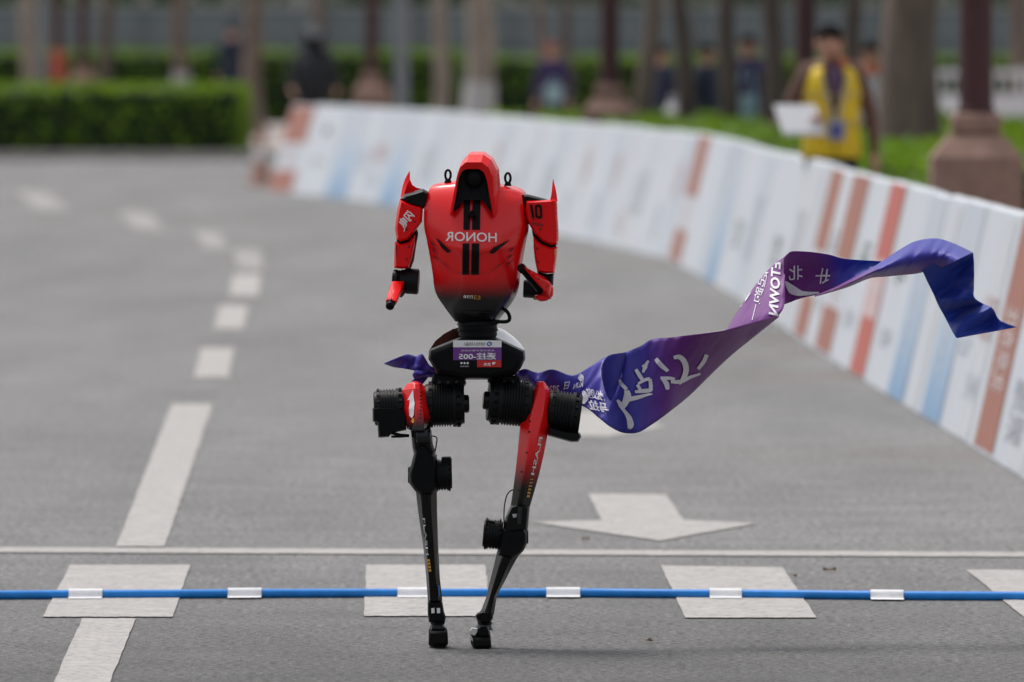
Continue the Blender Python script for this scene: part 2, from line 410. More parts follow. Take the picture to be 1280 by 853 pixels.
# ------------------------------------------------------------------ hoarding fence and far wood
mat('hoarding', (.13, .165, .178), .6, var=.12, vscale=1.2)
mat('hoarding_rail', (.27, .31, .31), .6)
mat('hoarding_post', (.13, .15, .15), .6)
hf = empty('hoarding_fence', (0, 296, 0)); tag(hf, 'long grey teal panel fence behind the far hedge', 'fence')
pm = MB(); W_ = 2.4
rings = []
for i in range(17):
    x = W_ * i / 16; d_ = .03 if i % 2 else 0
    rings.append([(x, d_, .15), (x, d_, 2.55), (x, d_ + .03, 2.55), (x, d_ + .03, .15)])
pm.loft(rings)
p0 = pm.build('panel', 'hoarding', hf, flat=True); p0.location = (-21.6, 0, 0)
rm = MB().box((0, -.05, 2.56), (W_, .06, 2.68)).box((0, -.06, 2.02), (W_, -.004, 2.10)).build('rail', 'hoarding_rail', hf); rm.location = (-21.6, 0, 0)
po = MB().box((-.05, -.08, 0), (.05, -.005, 2.72)).build('post', 'hoarding_post', hf); po.location = (-21.6, 0, 0)
for i in range(1, 18):
    for src in (p0, rm, po):
        c = src.copy(); COL.objects.link(c); c.location = (-21.6 + W_ * i + (.01 if src is p0 else 0), 0, 0)
fw = MB()
for k in range(5200):
    x = random.uniform(-24, 24)
    if -19 < x < -15.2 and random.random() < .85: continue
    z = random.uniform(1.2, 7) + 1.0 * noise.noise(Vector((x * .3, 0, 0)))
    leaf(fw, (x, 318 + random.uniform(-3, 3), z), random.uniform(.25, .5))
tag(fw.build('far_wood', 'dark_leaf', flat=True, recalc=False), 'dark mass of far trees behind the panel fence', 'trees', kind='stuff')
# ground cover behind everything so that no road shows there
# ------------------------------------------------------------------ trees
mat('bark', (.175, .132, .106), .9, var=.35, vscale=6, bump=.8, bscale=14, stretch=(1, 1, .25))
mat('bark_dark', (.115, .09, .074), .9, var=.35, vscale=6, bump=.8, bscale=14, stretch=(1, 1, .25))
mat('bark_pale', (.29, .245, .20), .9, var=.3, vscale=6, bump=.6, bscale=14, stretch=(1, 1, .25))
mat('whitewash', (.46, .45, .44), .85, var=.12, vscale=5, bump=.4, bscale=20)
cm = MB()
for k in range(430):
    a = random.uniform(0, 6.283); rr = 2.6 * math.sqrt(random.random()); z = random.uniform(-1.6, 1.8)
    rr *= math.sqrt(max(.1, 1 - (z / 2.1) ** 2)); q = Vector((rr * math.cos(a), rr * math.sin(a), z))
    if noise.noise(q * .9) < -.12: continue
    leaf(cm, q, random.uniform(.10, .2))
crown0 = cm.build('crown', 'tree_leaf', None, flat=True, recalc=False); crown_me = crown0.data; bpy.data.objects.remove(crown0)
def tree(px, Y, wpx, m, label, lean=0., white=0., zg=.12):
    r = 1.12 * wpx / FPX * Y / 2; X = XAT(px, Y)
    t = empty('tree', (X, Y, zg)); tag(t, label, 'tree', 'street trees')
    mb = MB(); pts = []; rad = []
    for i in range(9):
        z = -.05 + i * .55; f = 1.0 + (.45 * math.exp(-z * 4.5) if z >= 0 else .45) - .055 * i
        pts.append((lean * (z - .8) + .03 * math.sin(i * 1.7 + px), .03 * math.cos(i * 1.3 + px), z)); rad.append(r * f)
    mb.tube(pts, rad, 14)
    top = Vector(pts[-1])
    for k in range(4):
        a = k * 1.57 + px
        e = top + Vector((math.cos(a) * 1.3, math.sin(a) * 1.3, 1.3))
        mb.tube([top - Vector((0, 0, .5)), top.lerp(e, .5) + Vector((0, 0, .1)), e], [r * .45, r * .3, r * .12], 7)
    for v in mb.v:
        v += v.normalized() * 0 + Vector((noise.noise(v * 6 + Vector((px, 0, 0))), noise.noise(v * 6 + Vector((0, px, 0))), 0)) * r * .12
    tr = mb.build('trunk', m, t, ang=60)
    if white:
        wb = MB(); k = [i for i in range(9) if pts[i][2] <= white + .3]
        wb.tube([pts[i] for i in k], [rad[i] * 1.07 + .004 for i in k], 14)
        wb.build('whitewash_band', 'whitewash', tr, ang=60)
    c = bpy.data.objects.new('crown', crown_me); COL.objects.link(c); c.parent = t
    c.location = top + Vector((0, 0, 2.4)); c.rotation_euler = (0, 0, px)
    return t
tree(36, 214, 21, 'bark_pale', 'pale tree trunk leftmost in the picture behind the box hedge')
tree(133, 208, 17, 'bark_dark', 'dark tree trunk right of the small lamp post behind the box hedge')
tree(225, 212, 20, 'bark', 'tree trunk with pale painted foot in the middle of the box hedge', white=.9)
tree(316, 196, 24, 'bark', 'tree trunk standing at the right end of the box hedge')
tree(400, 205, 15, 'bark', 'thin brown tree trunk behind the person in the dark helmet', lean=-.01)
tree(551, 170, 19, 'bark_pale', 'slim tan tree trunk right of the grey pole', white=0)
tree(600, 155, 37, 'bark_pale', 'thick tan tree trunk with white painted foot above the robot', white=1.0)
tree(676, 190, 13, 'bark', 'thin tree trunk left of the person in the red cap')
tree(709, 180, 14, 'bark_dark', 'thin dark tree trunk right of the person in the red cap')
tree(806, 120, 24, 'bark', 'leaning brown tree trunk right of the middle lamp post', lean=.065)
tree(858, 114, 24, 'bark_dark', 'dark tree trunk leaning left beside the white carrier bag', lean=-.06)
tree(910, 111, 24, 'bark_dark', 'upright dark tree trunk left of the person with the pale bag')
tree(965, 107, 27, 'bark_dark', 'dark tree trunk just left of the person in the yellow vest')
tree(1068, 112, 23, 'bark_dark', 'dark tree trunk behind the shoulder of the yellow vest')
tree(1138, 89, 78, 'bark', 'very thick tree trunk between the yellow vest and the near lamp post')
tree(1272, 150, 24, 'bark', 'tree trunk behind the white fence at the right edge')

# ------------------------------------------------------------------ street lamps
mat('post_maroon', (.055, .013, .014), .45, var=.15, vscale=4)
mat('stone', (.30, .185, .145), .8, var=.18, vscale=14, bump=.3, bscale=60)
mat('lamp_glass', (.75, .73, .68), .4)
mat('gold', (.60, .38, .04), .4)
def lamp(px, Y, wpx, label, orn=False):
    X = XAT(px, Y); r = wpx / FPX * Y / 2; t = empty('street_lamp', (X, Y, .10)); tag(t, label, 'street lamp', 'maroon street lamps on stone pedestals')
    def sq(w_, z): return [(-w_, -w_, z), (w_, -w_, z), (w_, w_, z), (-w_, w_, z)]
    pb = MB().loft([sq(.34, -.03), sq(.34, .12), sq(.28, .13), sq(.268, .88), sq(.268, .93), sq(.22, .99), sq(.165, 1.055), sq(.165, 1.06)])
    pd = pb.build('pedestal', 'stone', t, bevel=.012)
    MB().loft([sq(.13, 1.062), sq(.13, 1.075), sq(.146, 1.08), sq(.146, 1.165), sq(.125, 1.19)]).build('pedestal_cap', 'stone', pd, bevel=.01)
    MB().lathe((0, 0, 1.191), (0, 0, 4.4), [(0, r * 1.1), (.01, r * 1.1), (.012, r), (.34, r * .98), (.345, r * 1.2), (.36, r * 1.2), (.365, r * .95), (1, r * .8)], 20).build('post', 'post_maroon', t)
    for s in (-1, 1):
        MB().tube([(0, 0, 4.2), (s * .3, 0, 4.35), (s * .55, 0, 4.3)], .035, 8).build('arm', 'post_maroon', t)
        MB().lathe((s * .55, 0, 3.9), (s * .55, 0, 4.35), [(0, .03), (.1, .12), (.5, .17), (.85, .13), (1, .04)], 16).build('lantern', 'lamp_glass', t)
    if orn:
        MB().lathe((-r - .02, -.02, 1.98), (-r - .02, -.02, 2.14), [(0, .02), (.2, .05), (.7, .045), (1, .02)], 12).build('ornament', 'gold', t)
    return t
lamp(1220, 67.5, 43, 'maroon lamp post on a broad stone pedestal at the right edge, nearest of all', True)
lamp(1007, 100, 28, 'maroon lamp post directly behind the person in the yellow vest')
lamp(762, 113, 25, 'maroon lamp post on a stone pedestal right of the robot among the trunks')
lamp(465, 158, 18, 'maroon lamp post rising behind the far end of the boards')
lamp(103, 212, 13, 'small far maroon lamp post above the box hedge on the left')
mat('pole_grey', (.22, .24, .26), .5)
gp = empty('metal_pole', (XAT(502, 160), 160, .1)); tag(gp, 'plain grey metal pole right of the far lamp post', 'pole')
MB().lathe((0, 0, 0), (0, 0, 5), [(0, .14), (.04, .14), (.041, .10), (1, .085)], 16).build('shaft', 'pole_grey', gp)
MB().lathe((0, 0, -.01), (0, 0, .05), [(0, .2), (1, .2)], 16).build('base_plate', 'pole_grey', gp)
gp = empty('metal_pole', (XAT(53, 216), 216, .1)); tag(gp, 'thin blue grey pole between the two leftmost trunks', 'pole')
MB().lathe((0, 0, 0), (0, 0, 5), [(0, .10), (.04, .10), (.041, .08), (1, .07)], 12).build('shaft', 'pole_grey', gp)
MB().lathe((0, 0, -.01), (0, 0, .05), [(0, .16), (1, .16)], 12).build('base_plate', 'pole_grey', gp)
# red sleeved post on the left
mat('sleeve_red', (.42, .06, .04), .55, var=.15, vscale=8)
rp = empty('sleeved_post', (XAT(73, 203), 203, .1)); tag(rp, 'dark post with a red sleeve round its foot above the box hedge', 'post')
MB().lathe((0, 0, 0), (0, 0, 4.5), [(0, .09), (1, .08)], 14).build('post', 'post_maroon', rp)
MB().lathe((0, 0, .0), (0, 0, 1.5), [(0, .115), (.5, .125), (.98, .115), (1, .095)], 14).build('sleeve', 'sleeve_red', rp)

# white fence on the right
mat('fence_white', (.74, .75, .77), .55, var=.05, vscale=3)
wf = empty('white_fence', (XAT(1150, 135), 135, .12)); tag(wf, 'white panel fence behind the near lamp post on the right', 'fence')
for i in range(4):
    x = i * 1.2
    MB().box((x + .03, 0, .1), (x + 1.17, .03, .98)).build('panel', 'fence_white', wf)
    MB().box((x - .03, -.02, 0), (x + .027, .05, 1.3)).build('post', 'fence_white', wf)
    MB().box((x + .03, 0, 1.2), (x + 1.17, .03, 1.27)).build('rail', 'fence_white', wf)
    for k in range(8):
        MB().box((x + .09 + k * .135, .005, .984), (x + .12 + k * .135, .025, 1.198)).build('bar', 'fence_white', wf)

# ------------------------------------------------------------------ advertising boards
mat('board_white', (.60, .635, .685), .5, var=.04, vscale=3)
mat('board_back', (.62, .63, .65), .6)
mat('print_orange', (.37, .135, .09), .5, var=.06, vscale=4)
mat('print_red', (.50, .105, .075), .5, var=.06, vscale=4)
mat('print_palewhite', (.74, .70, .70), .5)
mat('print_lav', (.50, .56, .68), .5)
mat('print_wash', (.54, .585, .65), .5, var=.08, vscale=5)
mat('print_wash_warm', (.585, .61, .65), .5, var=.08, vscale=5)
mat('print_grey', (.45, .47, .51), .6)
mat('print_pink', (.62, .42, .42), .6)
mat('print_green', (.10, .14, .12), .6)
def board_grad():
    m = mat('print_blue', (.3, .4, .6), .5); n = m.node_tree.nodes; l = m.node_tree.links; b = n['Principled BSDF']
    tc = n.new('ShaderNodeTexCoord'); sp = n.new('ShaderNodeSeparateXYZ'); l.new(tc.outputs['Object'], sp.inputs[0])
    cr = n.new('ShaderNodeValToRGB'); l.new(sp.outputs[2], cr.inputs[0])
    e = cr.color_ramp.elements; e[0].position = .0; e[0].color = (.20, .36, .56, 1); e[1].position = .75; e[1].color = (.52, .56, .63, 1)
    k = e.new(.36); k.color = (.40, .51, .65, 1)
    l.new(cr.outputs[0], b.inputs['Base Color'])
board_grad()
def board(Y0, Y1, design, label, idx):
    gap = .012
    a = Vector((bx_at(Y0 + gap), Y0 + gap, 0)); b = Vector((bx_at(Y1 - gap), Y1 - gap, 0))
    org = (a + b) / 2; t = (b - a).normalized(); nr = Vector((t.y, -t.x, 0))       # nr points away from the road
    Ls = (b - a).length; far = min(1, max(0, (org.y - 45) / 80))
    lean = .215 + .075 * far + random.uniform(-.004, .004); h = .975 + .02 * far + random.uniform(-.006, .006)
    root = empty('advertising_board', org); tag(root, label, 'advertising board', 'advertising boards along the kerb')
    def S(u, v, off=0.0):                # u along the board 0..1, v height 0..1 on the road-side face
        bow = .012 * math.sin(u * 3.14)
        return (a - org) + t * (Ls * u) + nr * (lean * v + bow * v) + Vector((0, 0, h * v)) + (-nr * h + Vector((0, 0, lean))).normalized() * off
    n_ = 6; rings = []
    for i in range(n_ + 1):
        u = i / n_
        sag = -.006 * math.sin(u * 3.14)
        tp = S(u, 1) + Vector((0, 0, sag))
        rings.append([S(u, 0.004), S(u, .5), tp, tp + nr * .035 + Vector((0, 0, .012)), tp + nr * .075, S(u, .004) + nr * (2 * lean + .12)])
    MB().loft(rings).build('panel', 'board_white', root, ang=25)
    def field(name, u0, u1, v0, v1, m, off=.003):
        vs = []; fs = []
        for i in range(5):
            for j in range(5): vs.append(S(u0 + (u1 - u0) * i / 4, v0 + (v1 - v0) * j / 4, off))
        for i in range(4):
            for j in range(4): fs.append((i * 5 + j, (i + 1) * 5 + j, (i + 1) * 5 + j + 1, i * 5 + j + 1))
        MB().add(vs, fs).build(name, m, root, flat=True, recalc=False)
    def words(s, uc, v0, v1, m, wide, off=.006):
        """vertical run of print: the text runs up the board"""
        tv, tf, asp = text_mesh(s)
        if wide: tf = tf
        vs = [S(uc + (.5 - y) * wide, v0 + (v1 - v0) * x, off) for x, y in tv]
        MB().add(vs, tf).build('lettering', m, root, flat=True, recalc=False)
    def line(s, u0, u1, v0, v1, m, off=.006):
        tv, tf, asp = text_mesh(s)
        MB().add([S(u0 + (u1 - u0) * x, v0 + (v1 - v0) * y, off) for x, y in tv], tf).build('lettering', m, root, flat=True, recalc=False)
    if design in ('pink', 'dark', 'grey', 'two', 'plain', 'text'):      # pale printed wash
        u_ = .06 + .3 * random.random(); field('printed_field', u_, u_ + .34, .012, .97, 'print_wash' if idx % 2 else 'print_wash_warm', .0022)
    if design == 'orange':
        field('printed_field', .02, .98, .02, .995, 'print_orange')
        words('北京亦庄', .5, .26, .62, 'print_palewhite', .62)
    elif design == 'orangebox':
        field('printed_field', .02, .98, .02, .27, 'print_orange'); field('printed_field', .02, .98, .58, .995, 'print_orange')
        words('亦庄', .5, .32, .54, 'print_pink', .4)
    elif design == 'orangegap':
        field('printed_field', .02, .98, .02, .26, 'print_orange'); field('printed_field', .02, .98, .52, .995, 'print_orange')
        words('半程马拉松', .5, .28, .50, 'print_pink', .4)
    elif design == 'red':
        field('printed_field', .02, .98, .01, .995, 'print_red')
        field('printed_field', .06, .94, .30, .60, 'print_pink', .0045); words('机器人', .5, .32, .58, 'print_palewhite', .6, .0065)
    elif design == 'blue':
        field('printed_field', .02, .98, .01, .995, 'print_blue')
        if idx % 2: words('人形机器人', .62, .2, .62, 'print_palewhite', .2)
    elif design == 'mark':
        line('✦', .35, .6, .66, .80, 'print_green'); line('亦庄', .3, .7, .34, .42, 'print_grey')
    elif design == 'green':
        line('马', .3, .68, .52, .66, 'print_green'); line('中国', .3, .7, .20, .30, 'print_grey')
    elif design == 'grey':
        words('北京经济技术开发区', .35, .25, .7, 'print_grey', .16); words('科技', .7, .3, .5, 'print_green', .14)
    elif design == 'pink':
        words('人形机器人', .35, .45, .8, 'print_pink', .22); words('马拉松', .7, .12, .42, 'print_grey', .16)
    elif design == 'dark':
        words('经济技术', .5, .30, .66, 'print_grey', .42); words('马拉松', .82, .1, .3, 'print_pink', .2)
    elif design == 'two':
        line('机器人', .12, .62, .44, .64, 'print_pink'); line('北京', .66, .94, .34, .6, 'print_lav'); line('亦庄', .2, .6, .18, .30, 'print_wash')
    elif design == 'text':
        words('荣耀', .62, .1, .36, 'print_grey', .4); words('人形机器人', .25, .45, .85, 'print_wash', .2)
    return root
def YB(px): return base_pt(px).y
near0 = YB(1240)
specs = [(near0 - 7.6, near0 - 5.0, 'text', 'white advertising board nearest the camera, outside the right edge'),
         (near0 - 5.0, near0 - 2.6, 'grey', 'white advertising board second from the camera, cut by the right edge'),
         (near0 - 2.6, near0, 'text', 'white advertising board with grey characters right of the nearest rust orange one')]
defs = [(1240, 1216, 'orange', 'rust orange advertising board with white characters nearest the right edge'),
        (1216, 1174, 'two', 'wide white advertising board under the hanging blue end of the ribbon'),
        (1174, 1150, 'blue', 'pale blue advertising board just left of the wide white one, nearer of the pair'),
        (1150, 1128, 'plain', 'narrow white advertising board between the two near pale blue ones'),
        (1128, 1108, 'blue', 'pale blue advertising board two boards nearer than the bright red one'),
        (1108, 1079, 'green', 'white advertising board on the near side of the bright red one'),
        (1079, 1061, 'red', 'bright red advertising board with pale lettering below the raised ribbon'),
        (1061, 1036, 'green', 'white advertising board with a dark mark between the red and the rust orange one'),
        (1036, 1017, 'orangegap', 'rust orange advertising board with a white gap, just beyond the bright red one'),
        (1017, 1005, 'green', 'narrow white advertising board between the two rust orange ones under the ribbon'),
        (1005, 991, 'orangegap', 'slim rust orange advertising board below the feet of the yellow vest'),
        (991, 936, 'grey', 'white advertising board with grey columns of characters left of the slim rust orange one'),
        (936, 892, 'grey', 'white advertising board between the grey lettered one and the thin blue stripe'),
        (892, 880, 'blue', 'thin pale blue advertising board in the middle of the long white run'),
        (880, 849, 'plain', 'plain white advertising board between the thin blue one and the lone rust orange one'),
        (849, 835, 'orangegap', 'lone rust orange advertising board halfway along the curve'),
        (835, 800, 'pink', 'white advertising board with pink lettering just left of the lone rust orange one'),
        (800, 760, 'dark', 'white advertising board with a dark grey word right of the robot arm'),
        (760, 722, 'pink', 'white advertising board with pink and grey lettering close right of the robot arm'),
        (722, 686, 'pink', 'white advertising board directly behind the robot arm on the right'),
        (686, 648, 'dark', 'white advertising board directly behind the right shoulder of the robot'),
        (648, 612, 'grey', 'white advertising board directly behind the hood of the robot'),
        (612, 576, 'pink', 'white advertising board directly behind the left chest of the robot'),
        (576, 540, 'plain', 'plain white advertising board behind the left shoulder of the robot'),
        (540, 497, 'dark', 'white advertising board left of the robot next to the far blue one'),
        (497, 471, 'blue', 'far pale blue advertising board closest to the left arm of the robot'),
        (471, 432, 'two', 'white advertising board between the two far pale blue ones'),
        (432, 405, 'blue', 'far pale blue advertising board close to the end of the row'),
        (405, 364, 'mark', 'white advertising board with a dark mark next to the end of the row'),
        (364, 334, 'orangebox', 'rust orange advertising board with a white middle closing the row on the left')]
for a_, b_, d_, l_ in defs: specs.append((YB(a_), YB(b_), d_, l_))
for i, (y0, y1, d_, l_) in enumerate(specs): board(y0, y1, d_, l_, i)

# traffic cone beside the end of the row
mat('cone_orange', (.50, .28, .22), .5); mat('cone_white', (.75, .73, .70), .5)
tcn = empty('traffic_cone', G(326, 232)); tag(tcn, 'orange traffic cone beside the far end of the boards', 'traffic cone')
MB().box((-.17, -.17, 0), (.17, .17, .04)).build('base', 'cone_orange', tcn, bevel=.01)
MB().lathe((0, 0, .041), (0, 0, .70), [(0, .13), (1, .03)], 20).build('cone', 'cone_orange', tcn)
MB().lathe((0, 0, .30), (0, 0, .45), [(0, .0975), (1, .075)], 20).build('band', 'cone_white', tcn)
# ------------------------------------------------------------------ people
mat('skin', (.52, .29, .20), .55); mat('hair', (.010, .008, .007), .85, spec=.1)
mat('vest_yellow', (.80, .56, .015), .55, var=.08, vscale=10); mat('shirt_brown', (.14, .075, .058), .85); mat('trousers_dark', (.02, .02, .024), .8)
mat('navy', (.018, .026, .055), .8); mat('purple_top', (.045, .028, .10), .85); mat('black_cloth', (.015, .016, .02), .7); mat('white_shirt', (.62, .62, .63), .8)
mat('shoe', (.03, .03, .03), .6); mat('cap_red', (.26, .06, .05), .8); mat('helmet', (.012, .013, .016), .55, spec=.3); mat('visor', (.30, .31, .33), .25)
mat('paper', (.82, .83, .86), .6); mat('teal_bag', (.30, .45, .48), .6); mat('badge_blue', (.08, .10, .32), .5); mat('strap_yellow', (.62, .50, .16), .5); mat('strap_grey', (.42, .42, .46), .6); mat('strap_violet', (.13, .07, .14), .7); mat('collar_orange', (.60, .16, .07), .6)
def person(loc, h, rz, shirt, pants, label, pose=None, hair='hair', sleeve=None):
    """one continuous body grown over a posed skeleton (faces -Y)"""
    k = h / 1.75; pose = pose or {}
    J = dict(pel=(0, 0, .95), sp=(0, .0, 1.14), ch=(0, .01, 1.34), nk=(0, .01, 1.49), hd=(0, -.01, 1.575), ht=(0, .0, 1.66), 
             sl=(-.16, .01, 1.42), el=(-.23, .03, 1.14), wl=(-.24, -.05, .90), hl=(-.24, -.07, .82),
             sr=(.16, .01, 1.42), er=(.23, .03, 1.14), wr=(.24, -.05, .90), hr=(.24, -.07, .82),
             pl=(-.09, 0, .90), kl=(-.10, -.02, .50), al=(-.10, .02, .09), tl=(-.12, -.15, .035),
             pr=(.09, 0, .90), kr=(.10, -.02, .50), ar=(.10, .02, .09), tr=(.12, -.15, .035))
    J.update(pose)
    Rr = dict(pel=(.155, .11), sp=(.145, .10), ch=(.165, .115), nk=(.058, .06), hd=(.078, .092), ht=(.066, .08), sl=(.075, .075), el=(.047, .047), wl=(.032, .03), hl=(.038, .022),
              sr=(.075, .075), er=(.047, .047), wr=(.032, .03), hr=(.038, .022), pl=(.095, .10), kl=(.062, .065), al=(.042, .045), tl=(.042, .035), pr=(.095, .10), kr=(.062, .065), ar=(.042, .045), tr=(.042, .035))
    names = list(J); E = [('pel', 'sp'), ('sp', 'ch'), ('ch', 'nk'), ('nk', 'hd'), ('hd', 'ht'), ('ch', 'sl'), ('sl', 'el'), ('el', 'wl'), ('wl', 'hl'), ('ch', 'sr'), ('sr', 'er'), ('er', 'wr'), ('wr', 'hr'),
             ('pel', 'pl'), ('pl', 'kl'), ('kl', 'al'), ('al', 'tl'), ('pel', 'pr'), ('pr', 'kr'), ('kr', 'ar'), ('ar', 'tr')]
    pos = [Vector(J[n_]) for n_ in names]; rad = [Rr[n_] for n_ in names]; idx = {n_: i for i, n_ in enumerate(names)}
    edges = [(idx[a], idx[b]) for a, b in E]; seg = [(a, b) for a, b in E]
    # fingers
    for wv, hv, sg in (('wl', 'hl', -1), ('wr', 'hr', 1)):
        d = (pos[idx[hv]] - pos[idx[wv]]).normalized(); side = d.orthogonal() if abs(d.z) > .99 else d.cross(Vector((0, 0, 1))).normalized()
        side = Vector((0, 1, 0)) - d * d.y if abs(d.y) < .9 else Vector((1, 0, 0)); side.normalize(); inn = d.cross(side)
        for f_, ln in ((-.028, .07), (-.009, .082), (.010, .078), (.028, .06)):
            a = len(pos); pos += [pos[idx[hv]] + side * f_ + d * .03, pos[idx[hv]] + side * f_ * 1.1 + d * (.03 + ln * .6) + inn * .008, pos[idx[hv]] + side * f_ * 1.1 + d * (.03 + ln) + inn * .022]
            rad += [(.010, .010), (.009, .009), (.008, .008)]; edges += [(idx[hv], a), (a, a + 1), (a + 1, a + 2)]
        a = len(pos); pos += [pos[idx[wv]].lerp(pos[idx[hv]], .55) - side * .042 + inn * .012, pos[idx[hv]] - side * .055 + d * .015 + inn * .022]
        rad += [(.011, .011), (.009, .009)]; edges += [(idx[hv], a), (a, a + 1)]
    me = bpy.data.meshes.new('body'); me.from_pydata([p * k for p in pos], edges, [])
    ob = bpy.data.objects.new('tmp', me); COL.objects.link(ob)
    ob.modifiers.new('skin', 'SKIN'); ob.modifiers.new('sub', 'SUBSURF').levels = 2
    for i, sv in enumerate(me.skin_vertices[0].data): sv.radius = (rad[i][0] * k, rad[i][1] * k); sv.use_root = (i == 0)
    dg = bpy.context.evaluated_depsgraph_get(); dg.update()
    bme = bpy.data.meshes.new_from_object(ob.evaluated_get(dg)); bpy.data.objects.remove(ob); bpy.data.meshes.remove(me)
    bme.name = 'body'; bme.materials.clear()
    for m_ in ('skin', shirt, pants, 'shoe', sleeve or shirt): bme.materials.append(MATS[m_])
    reg = {('nk', 'hd'): 0, ('hd', 'ht'): 0, ('wl', 'hl'): 0, ('wr', 'hr'): 0, ('pel', 'sp'): 1, ('sp', 'ch'): 1, ('ch', 'nk'): 1, ('ch', 'sl'): 1, ('ch', 'sr'): 1, ('sl', 'el'): 4, ('sr', 'er'): 4, ('el', 'wl'): 4, ('er', 'wr'): 4,
           ('pel', 'pl'): 2, ('pel', 'pr'): 2, ('pl', 'kl'): 2, ('pr', 'kr'): 2, ('kl', 'al'): 2, ('kr', 'ar'): 2, ('al', 'tl'): 3, ('ar', 'tr'): 3}
    SG = [(pos[idx[a]] * k, pos[idx[b]] * k, reg[(a, b)]) for a, b in seg]
    for p in bme.polygons:
        c = p.center; best = (9, 0)
        for a, b, r_ in SG:
            ab_ = b - a; t = max(0, min(1, (c - a).dot(ab_) / ab_.length_squared)); d = (c - (a + ab_ * t)).length
            if d < best[0]: best = (d, r_)
        p.material_index = best[1]; p.use_smooth = True
    root = empty('person', loc); root.rotation_euler = (0, 0, rz); tag(root, label, 'person', 'people beyond the boards')
    body = bpy.data.objects.new('body', bme); COL.objects.link(body); body.parent = root
    # head details: face relief, ears and hair as small meshes on the head
    hc = Vector(J['hd']) * k + Vector((0, 0, .03))
    def blob(c, r_, mb, n_=12, m2=8, cut=None):
        rings = []
        for i in range(m2 + 1):
            ph = math.pi * i / m2
            rings.append([c + Vector((r_[0] * math.sin(ph) * math.cos(2 * math.pi * j / n_), r_[1] * math.sin(ph) * math.sin(2 * math.pi * j / n_), r_[2] * math.cos(ph) + .0)) for j in range(n_)])
        mb.loft(rings)
    fmb = MB(); blob(hc + Vector((0, -.098, -.015)), (.014, .02, .026), fmb); blob(hc + Vector((-.082, .0, -.01)), (.014, .022, .034), fmb); blob(hc + Vector((.082, .0, -.01)), (.014, .022, .034), fmb)
    fmb.build('nose_and_ears', 'skin', root)
    emb = MB(); blob(hc + Vector((-.033, -.088, .012)), (.013, .008, .007), emb); blob(hc + Vector((.033, -.088, .012)), (.013, .008, .007), emb); emb.build('eyes', 'hair', root)
    mmb = MB(); blob(hc + Vector((0, -.085, -.058)), (.026, .01, .006), mmb); mmb.build('mouth', 'cap_red', root)
    hm = MB(); rings = []
    for i in range(7):
        ph = math.pi * .5 * i / 6 + .02
        rings.append([hc + Vector((.080 * math.sin(ph) * math.cos(a), .016 + .094 * math.sin(ph) * math.sin(a), .045 + .072 * math.cos(ph) - (.06 if (i == 6 and math.sin(a) > -.2) else 0))) for a in [2 * math.pi * j / 16 for j in range(16)]])
    hm.loft(rings).build({'hair': 'hair', 'cap_red': 'cap', 'helmet': 'helmet'}.get(hair, 'hair'), hair, root, ang=60)
    return root, J, k
ZP = .12
def at_px(px, Y): return (XAT(px, Y), Y, ZP)
# steward in the yellow vest
root, J, k = person(at_px(1039, 70.5), 1.73, R(8), 'shirt_brown', 'trousers_dark', 'person in a yellow vest holding white papers behind the boards',
    pose=dict(el=(-.29, .02, 1.15), wl=(-.20, -.22, 1.10), hl=(-.17, -.30, 1.115), er=(.265, .05, 1.14), wr=(.275, .0, .90), hr=(.275, -.02, .82), hd=(-.012, -.02, 1.575), ht=(-.016, -.01, 1.66)))
def ell(cx_, rx, ry, z, a0, a1, n_=14, yo=0): return [Vector((cx_ + rx * math.sin(a), yo - ry * math.cos(a), z)) for a in [a0 + (a1 - a0) * i / n_ for i in range(n_ + 1)]]
vm = MB()
vz = [(.885, .188, .150), (.95, .186, .150), (1.08, .176, .142), (1.20, .180, .145), (1.32, .186, .148), (1.40, .182, .135), (1.455, .13, .10)]
rings = []
for i, (z, rx, ry) in enumerate(vz):
    op = .02 if z < 1.15 else .02 + (z - 1.15) * 1.6
    rings.append([p * k for p in ell(0, rx, ry, z, op, 2 * math.pi - op, 28, .005)])
vm.loft(rings, False, False, closed=False)
vo = vm.build('vest', 'vest_yellow', root, ang=60, recalc=False); sm_ = vo.modifiers.new('thick', 'SOLIDIFY'); sm_.thickness = .01
for zb in (1.09, 1.27):
    pb_ = MB().loft([[p * k for p in ell(0, rx, rx * .80, z, .10, 2 * math.pi - .10, 28, .005)] for z, rx in ((zb, .196), (zb + .018, .197))], False, False, closed=False).build('reflective_band', 'strap_yellow', root, ang=60)
for s in (-1, 1):
    MB().box((s * .09 - .05, -.168, .98), (s * .09 + .05, -.158, 1.07)).build('pocket', 'vest_yellow', root, bevel=.01)
for s in (-1, 1):
    MB().tube([Vector((s * .075, .02, 1.47)) * k, Vector((s * .07, -.13, 1.38)) * k, Vector((s * .04, -.165, 1.22)) * k, Vector((s * .008, -.17, 1.10)) * k], .007, 6).build('lanyard', 'strap_grey', root)
MB().box((-.055, -.19, .985), (.055, -.178, 1.11)).build('badge', 'strap_grey', root); MB().box((-.038, -.194, 1.0), (.038, -.1905, 1.085)).build('badge_print', 'badge_blue', root)
MB().loft([[Vector((-.05, -.10, 1.46)) * k, Vector((.05, -.10, 1.46)) * k, Vector((0, -.155, 1.24)) * k], [Vector((-.05, -.12, 1.46)) * k, Vector((.05, -.12, 1.46)) * k, Vector((0, -.165, 1.24)) * k]]).build('shirt_front', 'strap_violet', root)
